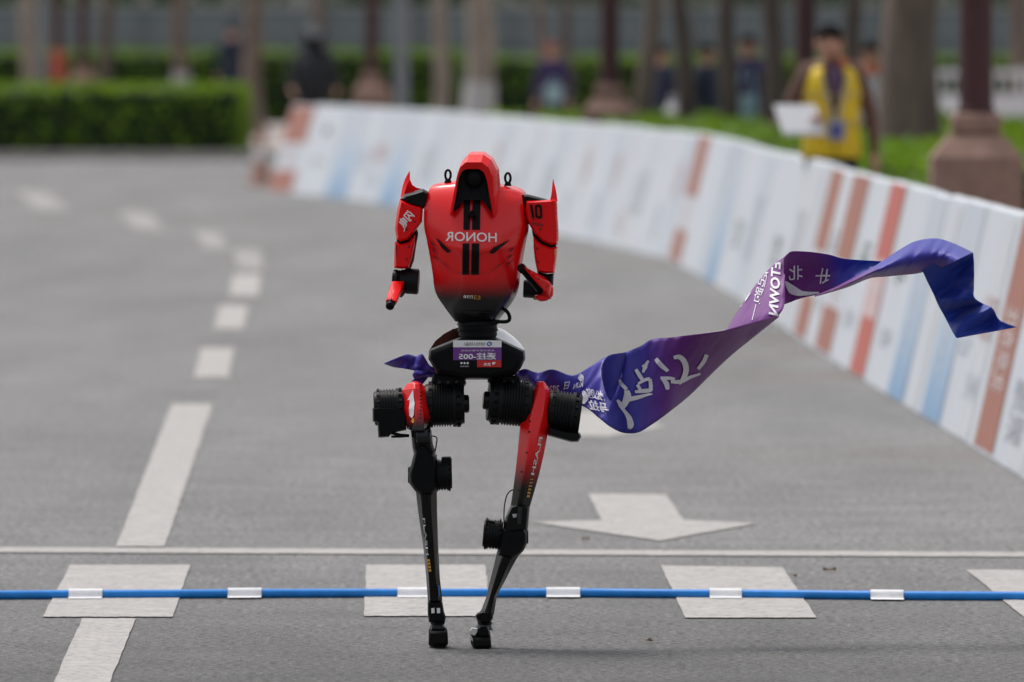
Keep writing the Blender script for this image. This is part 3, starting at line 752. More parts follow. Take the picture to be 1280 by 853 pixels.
MB().loft([[Vector((.035, -.075, 1.50)) * k, Vector((.075, -.03, 1.52)) * k, Vector((.085, -.02, 1.46)) * k, Vector((.04, -.085, 1.45)) * k], [Vector((.04, -.09, 1.50)) * k, Vector((.09, -.04, 1.53)) * k, Vector((.10, -.03, 1.46)) * k, Vector((.045, -.10, 1.45)) * k]]).build('collar', 'collar_orange', root)
# papers in the hand: a thing of its own
pp = empty('paper_sheets', (XAT(1039, 70.5) - .21, 70.5 - .36, 1.24)); tag(pp, 'white sheets of paper held in front of the yellow vest', 'papers')
for i in range(3):
    mb = MB(); w0 = [(-.155, .085), (.10, .085), (.155, -.085), (-.10, -.085)]
    mb.loft([[Vector((x + i * .006, .05 * (y / .085) + .02 + i * .004 + t, y * 1.0 - .01 * i)) for x, y in w0] for t in (0, .0012)])
    mb.build('sheet', 'paper', pp, flat=True)
# passers-by
r2, J2, k2 = person(at_px(1088, 98), 1.62, R(20), 'white_shirt', 'trousers_dark', 'person in a white shirt half hidden by the thick trunk', sleeve='white_shirt')
MB().lathe(Vector((0, .01, 1.43)) * k2, Vector((0, 0, 1.52)) * k2, [(0, .10), (1, .075)], 16).build('scarf', 'collar_orange', r2)
r3, _, k3 = person(at_px(935, 112), 1.70, R(-10), 'purple_top', 'navy', 'person in a purple top with a pale bag between two dark trunks')
b3 = empty('shoulder_bag', (XAT(931, 112), 111.7, .95)); tag(b3, 'pale teal bag carried by the person in the purple top', 'bag')
MB().loft([[(x, y, z) for x, y in ((-w_, -.05), (w_, -.05), (w_, .05), (-w_, .05))] for z, w_ in ((0, .10), (.02, .12), (.2, .12), (.24, .10))]).build('pouch', 'teal_bag', b3, bevel=.015)
MB().tube([(-.09, 0, .24), (-.03, 0, .5), (.06, .05, .52), (.09, 0, .24)], .012, 6).build('strap', 'teal_bag', b3)
person(at_px(884, 122), 1.60, R(60), 'navy', 'navy', 'person in navy between the two dark leaning trunks')
r5, _, k5 = person(at_px(826, 128), 1.58, R(-40), 'navy', 'black_cloth', 'person in dark navy beside the leaning brown trunk')
b5 = empty('carrier_bag', (XAT(842, 127.5), 127.5, .78)); tag(b5, 'white carrier bag held beside the leaning dark trunk', 'bag')
MB().loft([[(x, y, z) for x, y in ((-w_, -.06), (w_, -.06), (w_, .06), (-w_, .06))] for z, w_ in ((0, .09), (.03, .115), (.18, .10), (.24, .05))]).build('pouch', 'paper', b5, bevel=.02)
MB().tube([(-.04, 0, .23), (-.02, 0, .33), (.02, 0, .33), (.04, 0, .23)], .01, 6).build('handle', 'paper', b5)
r6, _, k6 = person(at_px(690, 148), 1.62, R(0), 'purple_top', 'black_cloth', 'person in a red cap and purple top between thin trunks', hair='cap_red')
b6 = empty('hand_bag', (XAT(692, 147.6), 147.6, .92)); tag(b6, 'teal bag held by the person in the red cap', 'bag')
MB().loft([[(x, y, z) for x, y in ((-w_, -.05), (w_, -.05), (w_, .05), (-w_, .05))] for z, w_ in ((0, .09), (.02, .11), (.2, .11), (.24, .09))]).build('pouch', 'teal_bag', b6, bevel=.015)
MB().tube([(-.05, 0, .23), (-.02, 0, .33), (.02, 0, .33), (.05, 0, .23)], .01, 6).build('handle', 'teal_bag', b6)
r7, _, k7 = person(at_px(392, 143), 1.80, R(5), 'black_cloth', 'black_cloth', 'bulky person in black with a dark helmet behind the end of the boards', hair='helmet',
    pose=dict(el=(-.30, .02, 1.16), wl=(-.28, -.12, .98), hl=(-.26, -.18, .93), er=(.30, .02, 1.16), wr=(.28, -.12, .98), hr=(.26, -.18, .93)))
hcz = 1.62 * k7
MB().lathe((0, 0, hcz - .14), (0, 0, hcz + .17), [(0, .09), (.1, .13), (.5, .155), (.75, .14), (.92, .08), (1, .02)], 20).build('helmet_shell', 'helmet', r7)
MB().loft([[Vector((.13 * math.sin(a), -.145 * math.cos(a) - .012, hcz + z)) for a in [-.8 + 1.6 * i / 8 for i in range(9)]] for z in (.0, .05, .09)], False, False, closed=False).build('visor', 'visor', r7)
MB().loft([[p for p in ell(0, rx, ry, z, 0, 6.283, 20, .02)] for z, rx, ry in ((.95, .24, .17), (1.15, .25, .19), (1.35, .25, .18), (1.47, .16, .11))], True, True, closed=False).build('padded_jacket', 'black_cloth', r7, ang=60)
person((XAT(290, 198), 198, .2), 1.84, R(0), 'navy', 'navy', 'person in navy standing behind the right half of the box hedge')
# ------------------------------------------------------------------ the robot
Y0 = 32.0
BASE_R = G(592, 811)
BASE_R = Vector((BASE_R.x, Y0, 0))
def Q(px, py, dy=0.): return P(px, py, Y0 + dy) - BASE_R
robot = empty('humanoid_robot', BASE_R)
tag(robot, 'red and black headless running robot in mid stride on the asphalt', 'robot')

def puff(mb, poly, dyc, half, k=2.0, flat=.5, mi=0, back=True, sub=0):
    """solid from a picture outline: full outline in the middle, rounded to front and back"""
    if sub:
        q = []
        for i in range(len(poly)): q.append(poly[i])
        q.append(poly[0]); poly = [(x, y) for x, y in catmull(q, sub)[:-1]]
    prof = [(k, half), (k * .35, half * .82), (0, half * flat), (0, -half * flat), (k * .35, -half * .82), (k, -half)]
    rings = []
    for ins, off in prof:
        pl = inset2d(poly, ins) if ins else poly
        rings.append([Q(x, y, dyc + off) for x, y in pl])
    mb.loft(rings, mi=mi); return mb
def part(name, m, parent, poly, dyc, half, k=2., flat=.5, ang=32, sub=0, bevel=0):
    return puff(MB(), poly, dyc, half, k, flat, sub=sub).build(name, m, parent, ang=ang, bevel=bevel)

def bvh_of(objs):
    vs = []; fs = []
    for o in objs:
        k = len(vs); vs += [v.co + BASE_R for v in o.data.vertices]; fs += [[i + k for i in p.vertices] for p in o.data.polygons]
    return BVHTree.FromPolygons(vs, fs)
def decal(name, m, parent, vs2, fs, bvh, off=.0018, org=None, maxlen=None, flip=False):
    if maxlen: vs2, fs = subdivided(vs2, fs, maxlen)
    out = []; last = None; ok = []
    for x, y in vs2:
        d = ray(x, y).normalized(); hit = bvh.ray_cast(CAM + d * 25, d, 30)
        if hit[0] is None: ok.append(False); out.append(Vector((0, 0, 0))); continue
        nn = hit[1] if hit[1].dot(d) < 0 else -hit[1]
        ok.append(True); out.append(hit[0] + nn * off * .5 - d * off - (org if org is not None else BASE_R))
    f2 = [f for f in fs if all(ok[i] for i in f)]
    if not f2: return None
    return MB().add(out, f2).build(name, m, parent, flat=True, recalc=False)
def decal_poly(name, m, parent, poly, bvh, **kw):
    kw.setdefault('maxlen', 5.0)
    return decal(name, m, parent, poly, [tuple(range(len(poly)))], bvh, **kw)
def decal_text(name, m, parent, s, o, ux, uy, bvh, bold=0., **kw):
    """o: lower-left corner of the text box in picture pixels, ux / uy: vectors of its full width and height"""
    tv, tf, asp = text_mesh(s, bold)
    vs = [(o[0] + ux[0] * x + uy[0] * y, o[1] + ux[1] * x + uy[1] * y) for x, y in tv]
    return decal(name, m, parent, vs, tf, bvh, **kw)

ZQ = lambda py: Q(596, py).z
gradient_mat('torso_paint', RED, BLK, ZQ(376), ZQ(341), .26, .18)
gradient_mat('thigh_paint', RED, BLK, ZQ(612), ZQ(560), .27, .12)
gradient_mat('short_thigh_paint', RED, BLK, ZQ(534), ZQ(505), .27, .12)

# ---- torso
LV = [  # xl, xr, y left, y centre, y right, depth centre, depth edge, depth back
    (556, 646, 227.5, 224, 233, .030, .045, .09),
    (542, 655, 231, 226, 238, -.050, -.015, .105),
    (536, 658.5, 238, 236, 245, -.078, -.036, .115),
    (530.5, 660, 256, 256, 257, -.104, -.052, .12),
    (530, 661, 282, 284, 284, -.126, -.060, .12),
    (533.4, 658, 300, 306, 300, -.137, -.059, .116),
    (534.6, 656.8, 307, 315.5, 307, -.139, -.058, .115),
    (536.2, 655.2, 315, 321, 315, -.131, -.056, .113),
    (540.5, 651, 340, 342.5, 340, -.112, -.050, .105),
    (544.5, 646.5, 366, 371, 366, -.092, -.040, .095),
    (557, 634, 386, 390, 386, -.072, -.034, .075),
    (569, 621.5, 402, 405, 402, -.050, -.028, .05)]
rings = []
for xl, xr, yl, yc, yr, dc, de, db in LV:
    wd = xr - xl; fr = xr - 6.5; cx = (xl + fr) / 2; hw = (fr - xl) / 2
    def yy(u): return (yl + (yc - yl) * (1 + u)) if u < 0 else (yc + (yr - yc) * u)
    row = []
    for u, k in ((-1, 0), (-.78, .42), (-.36, .90), (0, 1.0), (.36, .90), (.78, .42), (1, 0)):
        row.append(Q(cx + hw * u, yy(u), de + (dc - de) * k))
    row.append(Q(xr, yr + .5, de + .05)); row.append(Q(xr - 5, yr, db)); row.append(Q(cx, (yl + yr) / 2 - 1, db + .03)); row.append(Q(xl + 7, yl, db)); row.append(Q(xl + 1.5, yl + .5, de + .05))
    rings.append(row)
cols = list(zip(*rings)); fine = []
for c in cols:
    fine.append(catmull([tuple(p) for p in c], 4))
rings = [list(r) for r in zip(*fine)]
fin2 = []
for r in rings:                                   # round the front between the ridges
    f = catmull([tuple(p) for p in r[:7]], 3); fin2.append([Vector(p) for p in f] + [Vector(p) for p in r[7:]])
torso = MB().loft(fin2).build('torso_shell', 'torso_paint', robot, ang=28, bevel=.003)
tb = bvh_of([torso])
# stripes, lettering, slashes
for x0, x1, ya, yb in ((579.8, 587.8, 250.5, 287.5), (590.6, 600.6, 250.5, 287.5), (578.4, 586.8, 304.5, 343.5), (589.6, 599.2, 304.5, 343.5)):
    decal_poly('stripe', 'black_print', torso, [(x0, ya), (x1, ya), (x1 - .6, yb), (x0 - .6, yb)], tb)
decal_text('lettering', 'pink_white_print', torso, 'HONOR', (620.6, 303), (-63.4, -1.6), (0, -11.6), tb, bold=.012, off=.0025, maxlen=4)
decal_text('lettering', 'white_print', torso, 'ФРЛ', (579.5, 373.2), (11.5, .6), (0, -4.6), tb, bold=.01, off=.0025)
decal_text('lettering', 'amber_print', torso, 'ЕЗ', (592.5, 374), (8, .6), (0, -4.8), tb, bold=.01, off=.0025)
for pl in ([(544.5, 296.5), (553, 304), (564, 315), (559, 316), (552, 309.5)], [(638.5, 299), (629, 307), (616.5, 317.2), (611.5, 316.6), (617, 309.5)]):
    decal_poly('air_slot', 'black_gloss', torso, pl, tb, off=.003)
def slit(x0, y0, x1, y1, wd=1.1, bv=tb, par=torso, m='groove'):
    dx, dy = x1 - x0, y1 - y0; L_ = math.hypot(dx, dy); nx, ny = -dy / L_ * wd / 2, dx / L_ * wd / 2
    decal_poly('slit', m, par, [(x0, y0), (x0 + dx * .5 + nx, y0 + dy * .5 + ny), (x1, y1), (x0 + dx * .5 - nx, y0 + dy * .5 - ny)], bv, off=.004)
for a in ((537.5, 299.5, 544.5, 310.5), (539.5, 308.5, 546.5, 318), (541.5, 317, 548, 326.5), (643, 307.5, 635.5, 316.5), (642, 316, 633, 324.5), (640, 325, 632, 334)): slit(*a, wd=1.8)
# panel joints
for a, b in (((548, 322), (565.5, 340.5)), ((565.5, 340.5), (610, 341.5)), ((610, 341.5), (637, 322)), ((567, 389.5), (617, 390.5))):
    slit(a[0], a[1], b[0], b[1], wd=.9)
puff(MB(), [(585, 271), (587, 266), (590, 262.5), (593, 266), (595.5, 271), (590, 272.5)], -.122, .02, 1.5).build('button', 'black', torso)
for cx_, cy_ in ((560, 219), (634.8, 222.8)):
    mb = MB(); mb.tube([Q(cx_ + 3.4 * math.cos(a), cy_ + 6.2 * math.sin(a), -.02) for a in [2 * math.pi * k / 20 for k in range(21)]], .0036, 8, caps=False)
    mb.lathe(Q(cx_, cy_ + 4.5, -.02), Q(cx_, cy_ + 10, -.02), [(0, .006), (.3, .0085), (.7, .010), (1, .011)], 12)
    mb.build('lifting_eye', 'black', torso)
MB().tube([Q(*p) for p in catmull([(627, 386, -.02), (632, 388, -.02), (636, 393, -.02), (637, 399, -.02), (634, 402, -.02), (628, 402.5, -.02), (620, 402, -.02)], 4)], .0052, 8).build('grab_loop', 'black', torso)

# ---- hood
I_ = [(566, 266), (570.5, 243), (573.4, 223), (577, 214.8), (583, 211.6), (599, 211.6), (604.6, 215.5), (608.4, 225), (611.6, 243), (616, 268)]
O_ = [(562.5, 269.5), (567, 243), (571, 222), (575, 209.5), (582, 203.2), (602, 203.2), (610.5, 209.5), (616, 222), (617, 243), (619.5, 272)]
R_ = [(561.5, 268), (567, 240), (572, 216), (577.5, 202), (586.5, 193.4), (604, 193.4), (614, 200), (621, 213), (621, 238), (621.5, 269)]
T_ = [(563, 262), (570, 238), (574, 214), (580.5, 198.5), (588.5, 189.6), (605.5, 189.6), (616.5, 197.5), (623.6, 211), (625.5, 230), (623, 262)]
B_ = [(566, 262), (573, 240), (578, 222), (583, 209), (589, 203), (603, 203), (611, 208), (617, 219), (619, 236), (618, 262)]
def hood_ring(pts, dtop, dbot):
    out = []
    for i, (x, y) in enumerate(pts):
        t = min(1, max(0, (y - 205) / 62)); out.append(Q(x, y, dtop + (dbot - dtop) * t))
    return out
hood = MB().loft([hood_ring(I_, -.128, -.128), hood_ring(O_, -.136, -.126), hood_ring(R_, -.100, -.114), hood_ring(T_, -.03, -.095), hood_ring(B_, .06, -.05), hood_ring([(x * .6 + 595 * .4, y * .7 + 240 * .3) for x, y in B_], .09, -.04)], False, False, closed=False).build('hood', 'red', robot, ang=24)
sm = hood.modifiers.new('thick', 'SOLIDIFY'); sm.thickness = .006; sm.offset = -1
bv = hood.modifiers.new('bevel', 'BEVEL'); bv.width = .003; bv.segments = 2; bv.limit_method = 'ANGLE'; bv.angle_limit = R(20)
# dark lining inside the hood, lying on the chest at its lower edge
ln = MB(); rim = hood_ring(I_, -.127, -.1275); low = [Q(604, 250.5, -.1185), Q(580.5, 250, -.1185)]
deep = hood_ring([(x * .62 + 592 * .38, y * .62 + 228 * .38) for x, y in I_[1:-1]], -.03, -.06)
mid = hood_ring([(x * .85 + 592 * .15, y * .85 + 232 * .15) for x, y in I_], -.108, -.124)
k = len(rim)
ln.loft([rim, mid], False, False, closed=False)
ln.add(rim[:2] + mid[:2] + low + rim[-2:] + mid[-2:], [(0, 1, 2 + 1, 5), (7, 6, 4, 8 + 0) if False else (6, 7, 4, 8)])
ln.add(mid[1:-1] + [Q(592, 231, -.100)], [(i, i + 1, 8) for i in range(7)] )
ln.add([mid[1], mid[-2], low[0], low[1], Q(592, 231, -.100)], [(0, 3, 4), (3, 2, 4), (2, 1, 4)])
ln.build('hood_lining', 'black_matte', robot, ang=20)
MB().lathe(Q(593, 222.5, -.085), Q(593, 223.5, -.128), [(0, .028), (.5, .028), (.8, .022), (.95, .012), (1, .003)], 24).build('neck_motor', 'black_matte', robot)
dl = bvh_of([torso])
for pl in ([(566, 265.5), (571.5, 243), (580.5, 249.5), (577.5, 254), (574.5, 260)], [(616, 267.5), (611, 243), (603.5, 250), (607, 254), (609.5, 260)]):
    decal_poly('hood_prong', 'black_matte', robot, pl, dl, off=.0035)

# ---- left arm (picture left)
al = empty('arm', (0, 0, 0)); al.parent = robot
def arm_part(name, m, parent, *a, **k): return part(name, m, parent, *a, **k)
part('shoulder', 'black_gloss', al, [(500, 249), (506, 243), (519, 239), (529, 236), (536, 240), (534, 259), (528, 262), (512, 257)], -.01, .048, 3.5)
us = part('upper_shell', 'red', al, [(502.6, 250), (512, 254.5), (526.5, 258.6), (528.8, 262), (527.6, 277.5), (520.6, 287.5), (510.5, 299.5), (501, 302.6), (495.4, 299), (493.6, 287), (496.5, 263), (499.8, 249.5)], -.01, .058, 3.0, .45)
# rear and outer wall of the shoulder cup, drawn out into a fin
fin = MB(); sec = [((499.9, 251, -.05), (503.2, 252, -.05)), ((500.2, 249, -.03), (503.2, 249, -.03)), ((500.6, 247, .0), (504.4, 246, .0)), ((503.2, 233, .02), (508.4, 232, .02)), ((506.2, 224, .03), (512.4, 225, .03)), ((511.6, 214.2, .035), (512.1, 214.6, .035))]
fin.loft([[Q(a[0], a[1], a[2]), Q(b[0], b[1], b[2] - .004), Q(b[0] + .3, b[1], b[2] + .022), Q(a[0] + .4, a[1], a[2] + .022)] for a, b in sec])
fin.loft([[Q(500.6, 252, .035), Q(505.2, 226.5, .035), Q(505.4, 226.5, .045), Q(500.8, 252, .045)], [Q(508, 256, .04), Q(512.6, 225, .035), Q(512.6, 225, .045), Q(508, 256, .05)],
          [Q(514, 258, .05), Q(515.5, 231.5, .045), Q(515.5, 231.5, .055), Q(514, 258, .06)], [Q(522, 260, .05), Q(521, 235, .05), Q(521, 235, .06), Q(522, 260, .06)], [Q(528, 262, .05), Q(528, 236.5, .05), Q(528, 236.5, .06), Q(528, 262, .06)]])
fin.build('shoulder_fin', 'red', us, ang=40)
part('gap_filler', 'black_matte', al, [(495.4, 292), (520, 284), (521, 296), (517, 316), (496, 316)], 0., .036, 2.)  # dark block added behind the gap so it reads as a dark line
ab = bvh_of([us])
part('elbow_link', 'dark_alu', al, [(515, 291), (521.5, 286.5), (523, 292), (520.5, 306), (517.5, 326), (513, 338), (506, 338), (508, 310)], .0, .03, 2.0)
ls = part('lower_shell', 'red', al, [(493.4, 302), (496, 302.6), (501, 305.4), (510.5, 302.4), (519.5, 292), (518.4, 307), (514.8, 324), (511, 335.4), (502, 336.4), (492.4, 335), (492.8, 318)], -.012, .05, 3.0, .45)
MB().lathe(Q(490.5, 350.5, -.01), Q(523.5, 352.5, -.015), [(0, .024), (.02, .030), (.18, .031), (.2, .028), (.24, .031), (.28, .028), (.32, .031), (.52, .033), (.54, .036), (.96, .0362), (1, .032)], 28).build('elbow_motor', 'motor', al)
fa = MB().loft([[Q(x, y, d) for x, y, d in r] for r in ([(490, 351.5, -.05), (505.4, 351.5, -.05), (506, 356, -.02), (504, 360, .0), (492, 360, .0), (488.5, 355, -.02)],
     [(487, 362, -.08), (501.5, 363, -.08), (502.6, 366, -.05), (500, 370, -.03), (488, 368, -.03), (485.6, 365, -.05)],
     [(483, 375, -.125), (496, 377, -.125), (496.4, 379, -.10), (494.4, 382, -.08), (484, 380, -.08), (481.6, 377.5, -.10)])]).build('forearm', 'red', al, ang=30, bevel=.003)
MB().lathe(Q(489.2, 376, -.10), Q(487.2, 384, -.135), [(0, .0125), (.5, .0135), (.52, .0118), (.9, .0122), (1, .009)], 14).build('wrist_stub', 'black', al)
MB().lathe(Q(506, 361, -.03), Q(501, 371, -.05), [(0, .006), (.5, .007), (1, .004)], 10).build('connector', 'dark_alu', al)
decal_text('lettering', 'white_print', us, '闪电', (518.6, 270.5), (-13, 15.5), (-9, -8.4), ab, bold=.03, off=.004, maxlen=4)
decal_poly('lettering', 'white_print', us, [(506.5, 280), (508.8, 278), (505.4, 289), (504.4, 290.5)], ab, off=.004)
def bolts(pts, bv_, par, r=1.3):
    mb = MB()
    for x, y in pts:
        d = ray(x, y).normalized(); h = bv_.ray_cast(CAM + d * 25, d, 30)
        if h[0] is None: continue
        p = h[0] - BASE_R; nn = h[1] if h[1].dot(d) < 0 else -h[1]
        s_ = r / 444
        mb.lathe(p - nn * .002, p + nn * .0022, [(0, s_), (.8, s_), (1, s_ * .7)], 10)
    if mb.v:
        o = mb.build('bolts', 'groove', par); o['kind'] = 'stuff'
bolts([(518.5, 277.5), (508.5, 287)], ab, us); lb = bvh_of([ls]); bolts([(511, 308.5), (508.5, 324)], lb, ls)

# ---- right arm
ar = empty('arm', (0, 0, 0)); ar.parent = robot
part('shoulder', 'black_gloss', ar, [(654, 243), (660, 243), (672, 246), (686, 249.5), (688, 256), (670, 262), (656, 262), (652, 252)], .0, .045, 3.)
us2 = part('upper_shell', 'red', ar, [(657.4, 251), (672, 250.5), (687.8, 249.6), (692, 248), (696.2, 250), (697, 272), (698.6, 298), (697, 306), (688, 306.6), (677, 301.5), (668, 292), (662, 282), (657.8, 274), (656.6, 262)], -.01, .055, 2.6, .45)
f2 = MB().loft([[Q(687.4, 251, -.055), Q(696.6, 252, -.05), Q(697, 252, -.015), Q(688, 251, -.015)], [Q(689, 244, -.05), Q(695.6, 244, -.045), Q(696, 244, -.012), Q(689.6, 244, -.012)],
                [Q(689.9, 236, -.035), Q(694.4, 236, -.035), Q(694.6, 236, -.01), Q(690.2, 236, -.01)], [Q(691, 224, -.02), Q(691.4, 224, -.02), Q(691.5, 224, -.012), Q(691.1, 224, -.012)]])
f2.build('shoulder_fin', 'red', us2, ang=40)
part('gap_filler', 'black_matte', ar, [(664, 284), (672, 284), (695.6, 294), (695, 318), (670, 318), (667, 300)], 0., .036, 2.)  # same added dark filler behind the shell gap of this arm
ab2 = bvh_of([us2])
decal_poly('numeral', 'black_print', us2, [(662.2, 256.2), (665.4, 256), (667.6, 269), (668, 272.8), (665.2, 272.6)], ab2, off=.004, maxlen=4)
ro_ = [(668.4, 258), (670.2, 256), (675.6, 256), (677.2, 258), (678, 271.4), (676.4, 273.4), (671.6, 273.4), (669.4, 271.4)]
ri_ = [(671.2, 260), (672, 259), (674, 259), (674.6, 260), (675.2, 269.4), (674.6, 270.4), (672.8, 270.4), (672, 269.4)]
decal('numeral', 'black_print', us2, ro_ + ri_, [(i, (i + 1) % 8, 8 + (i + 1) % 8, 8 + i) for i in range(8)], ab2, off=.004)
for k in range(6): slit(664 + k * 2.5, 276.5 + k * .35, 667.4 + k * 2.4, 282.5 + k * .5, 1.2, ab2, us2)
decal_text('lettering', 'white_print', us2, 'HONOR', (694.6, 252.5), (2.6, 39), (2.0, -.2), ab2, bold=.02, off=.005)
bolts([(666.6, 274.5), (675.5, 286.5)], ab2, us2)
ls2 = part('lower_shell', 'red', ar, [(666.6, 294.5), (672, 300.5), (678, 305.2), (688, 309.2), (697, 308.4), (695.6, 325), (693.4, 341.6), (682, 342), (671.4, 340), (668.4, 325), (666.8, 310)], -.01, .048, 2.6, .45)
lb2 = bvh_of([ls2]); bolts([(671.6, 310.5), (672.6, 327.5)], lb2, ls2)
decal_poly('amber_tick', 'amber_print', ls2, [(693.4, 312), (695, 311), (694.6, 318), (693.2, 319)], lb2)
part('elbow_link', 'black', ar, [(672, 340), (684, 342.6), (692.4, 342), (691.6, 356), (688, 362), (672, 358), (669, 349)], .01, .04, 2.5)
MB().lathe(Q(654, 361, .03), Q(676, 362, .03), [(0, .020), (.05, .025), (.6, .026), (.62, .03), (1, .03)], 24).build('elbow_motor', 'motor', ar)
MB().lathe(Q(650.6, 333.6, -.115), Q(682, 368, -.03), [(0, .0115), (.02, .0125), (.12, .0125), (.13, .0105), (.5, .0125), (1, .016)], 18).build('forearm_tube', 'black', ar)
fs2 = MB().loft([[Q(x, y, d) for x, y, d in r] for r in ([(653.5, 331.5, -.112), (657, 334, -.125), (656, 336.5, -.12), (652, 333.5, -.10)],
     [(664, 337.5, -.09), (672, 346, -.11), (669, 352, -.11), (660, 342, -.07)], [(680, 346, -.06), (688.5, 354.5, -.075), (684, 368, -.085), (676, 356, -.05)],
     [(688.4, 353, -.03), (692, 362, -.03), (689, 374, -.05), (672, 376, -.03)], [(688, 356, .0), (690, 364, .0), (686, 374, .0), (672, 375, .01)])]).build('forearm', 'red', ar, ang=40, bevel=.003)
part('forearm_cap', 'red', ar, [(668, 369), (680, 366), (690, 357), (692, 364), (690.5, 371), (684, 376), (675, 377), (669, 374)], -.03, .03, 3., sub=2)
fb2 = bvh_of([fs2]); bolts([(662, 338.6), (667.5, 343.5), (673, 348.5), (678, 353.5), (683, 358)], fb2, fs2, 1.1)

# ---- waist and pelvis
MB().lathe(Q(597, 402, 0), Q(597.5, 424, 0), [(0, .056), (.18, .060), (.2, .055), (.42, .055), (.44, .0575), (.55, .0575), (.57, .054), (.9, .055), (1, .06)], 28).build('waist_column', 'black', robot)
pel = empty('pelvis', (0, 0, 0)); pel.parent = robot
PB = [(536.5, 437), (566, 425), (577, 421), (617, 421), (629, 425.6), (656, 438.4), (656.8, 448.5), (651.4, 460), (645, 468.5), (614, 474.8), (580, 474.8), (546, 468.5), (539, 455), (535.4, 449)]
pb = MB()
pr = [(4, .10), (1.2, .095), (0, .06), (0, -.045), (2.2, -.085), (7, -.095)]
pb.loft([[Q(x, y, o_) for x, y in (inset2d(PB, i_) if i_ else PB)] for i_, o_ in pr])
pbody = pb.build('pelvis_box', 'black', pel, ang=25, bevel=.003)
def fairing(m, arc, low):
    MB().loft([[Q(x, y, .09) for x, y in arc], [Q(x * .5 + u * .5, y * .5 + v * .5 - 1.2, .03) for (x, y), (u, v) in zip(arc, low)], [Q(x, y, -.03) for x, y in low], [Q(x, y + 4, -.03) for x, y in low], [Q(x, y + 14, .09) for x, y in arc]], True, True).build('hip_fairing', m, pel, ang=50)
fairing('brown_shell', [(537.6, 436.5), (544, 426.5), (555, 417.5), (566, 411.5), (574, 409.5)], [(540, 438), (548, 434), (557, 430), (567, 425.6), (575, 422)])
fairing('white_shell', [(622, 409.6), (631, 413), (642, 421), (651, 430), (656, 437.5)], [(620, 421.6), (629, 426), (638, 430.6), (647, 435), (654, 438.6)])
# number bib
bb = bvh_of([pbody])
def bibq(x0, y0, x1, y1): return [(x0, y0), (x1, y0), (x1, y1), (x0, y1)]
bib = empty('number_bib', (0, 0, 0)); bib.parent = pel
def flat_bib(name, m, q, d): return MB().add([Q(x, y, d) for x, y in q], [(0, 1, 2, 3)]).build(name, m, pel, flat=True)
bpy.data.objects.remove(bib)
bibo = MB(); bibo.loft([[Q(x, y, d) for x, y in ((566.3, 425.6), (627, 425.4), (626.8, 459.4), (566.3, 458.6))] for d in (-.0965, -.0985)])
bib = bibo.build('number_bib', 'black_print', pel, flat=True)
_pv = [Q(540, 415, -.0985) + BASE_R, Q(655, 415, -.0985) + BASE_R, Q(655, 470, -.0985) + BASE_R, Q(540, 470, -.0985) + BASE_R]
bbv = BVHTree.FromPolygons(_pv, [(0, 1, 2, 3)])
decal_poly('strip', 'white_print', bib, bibq(566.4, 425.7, 626.9, 434.3), bbv, off=.001)
decal_poly('field', 'bib_purple', bib, bibq(566.4, 434.3, 626.9, 450.4), bbv, off=.001)
decal_poly('sponsor_block', 'bib_red', bib, bibq(596.4, 450.4, 626.7, 459.2), bbv, off=.001)
decal_text('lettering', 'black_print', bib, '北京亦庄人形机器人', (606.5, 432.2), (-27, .3), (0, -4.3), bbv, off=.002)
decal_text('lettering', 'white_print', bib, '北京亦庄半程马拉松', (618.2, 439.3), (-42, .2), (0, -2.2), bbv, off=.002)
decal_text('lettering', 'white_print', bib, '遥控-005', (620, 449.6), (-46.5, .3), (0, -8.6), bbv, bold=.02, off=.002)
decal_text('lettering', 'white_print', bib, '京东', (613.5, 457.9), (-9, .1), (0, -4.4), bbv, bold=.02, off=.002)
decal_poly('lettering', 'white_print', bib, [(615, 453.4), (617.2, 452.6), (620, 453.6), (618.4, 455), (616, 456.4)], bbv, off=.002)
decal_text('lettering', 'white_print', bib, '◆◆◆', (575, 455.6), (11.4, 0), (0, -3), bbv, off=.002)
decal_text('lettering', 'white_print', bib, '北京亦庄', (586, 459), (-11, 0), (0, -1.8), bbv, off=.002)
ar_ = []
for a0, a1, ro, ri, m_ in ((-.6, 2.2, 3.4, 1.5, 'blue_print'), (2.5, 5.4, 3.2, 1.6, 'blue_print')):
    q_ = [(611.6 + 3.4 * math.cos(a0 + (a1 - a0) * t / 8) * ro / 3.4, 430.1 - ro * math.sin(a0 + (a1 - a0) * t / 8) * .85) for t in range(9)]
    q_ += [(611.6 + ri * math.cos(a1 + (a0 - a1) * t / 8), 430.1 - ri * math.sin(a1 + (a0 - a1) * t / 8) * .85) for t in range(9)]
    decal('logo', m_, bib, q_, [(i, i + 1, 16 - i, 17 - i) for i in range(8)], bbv, off=.002)

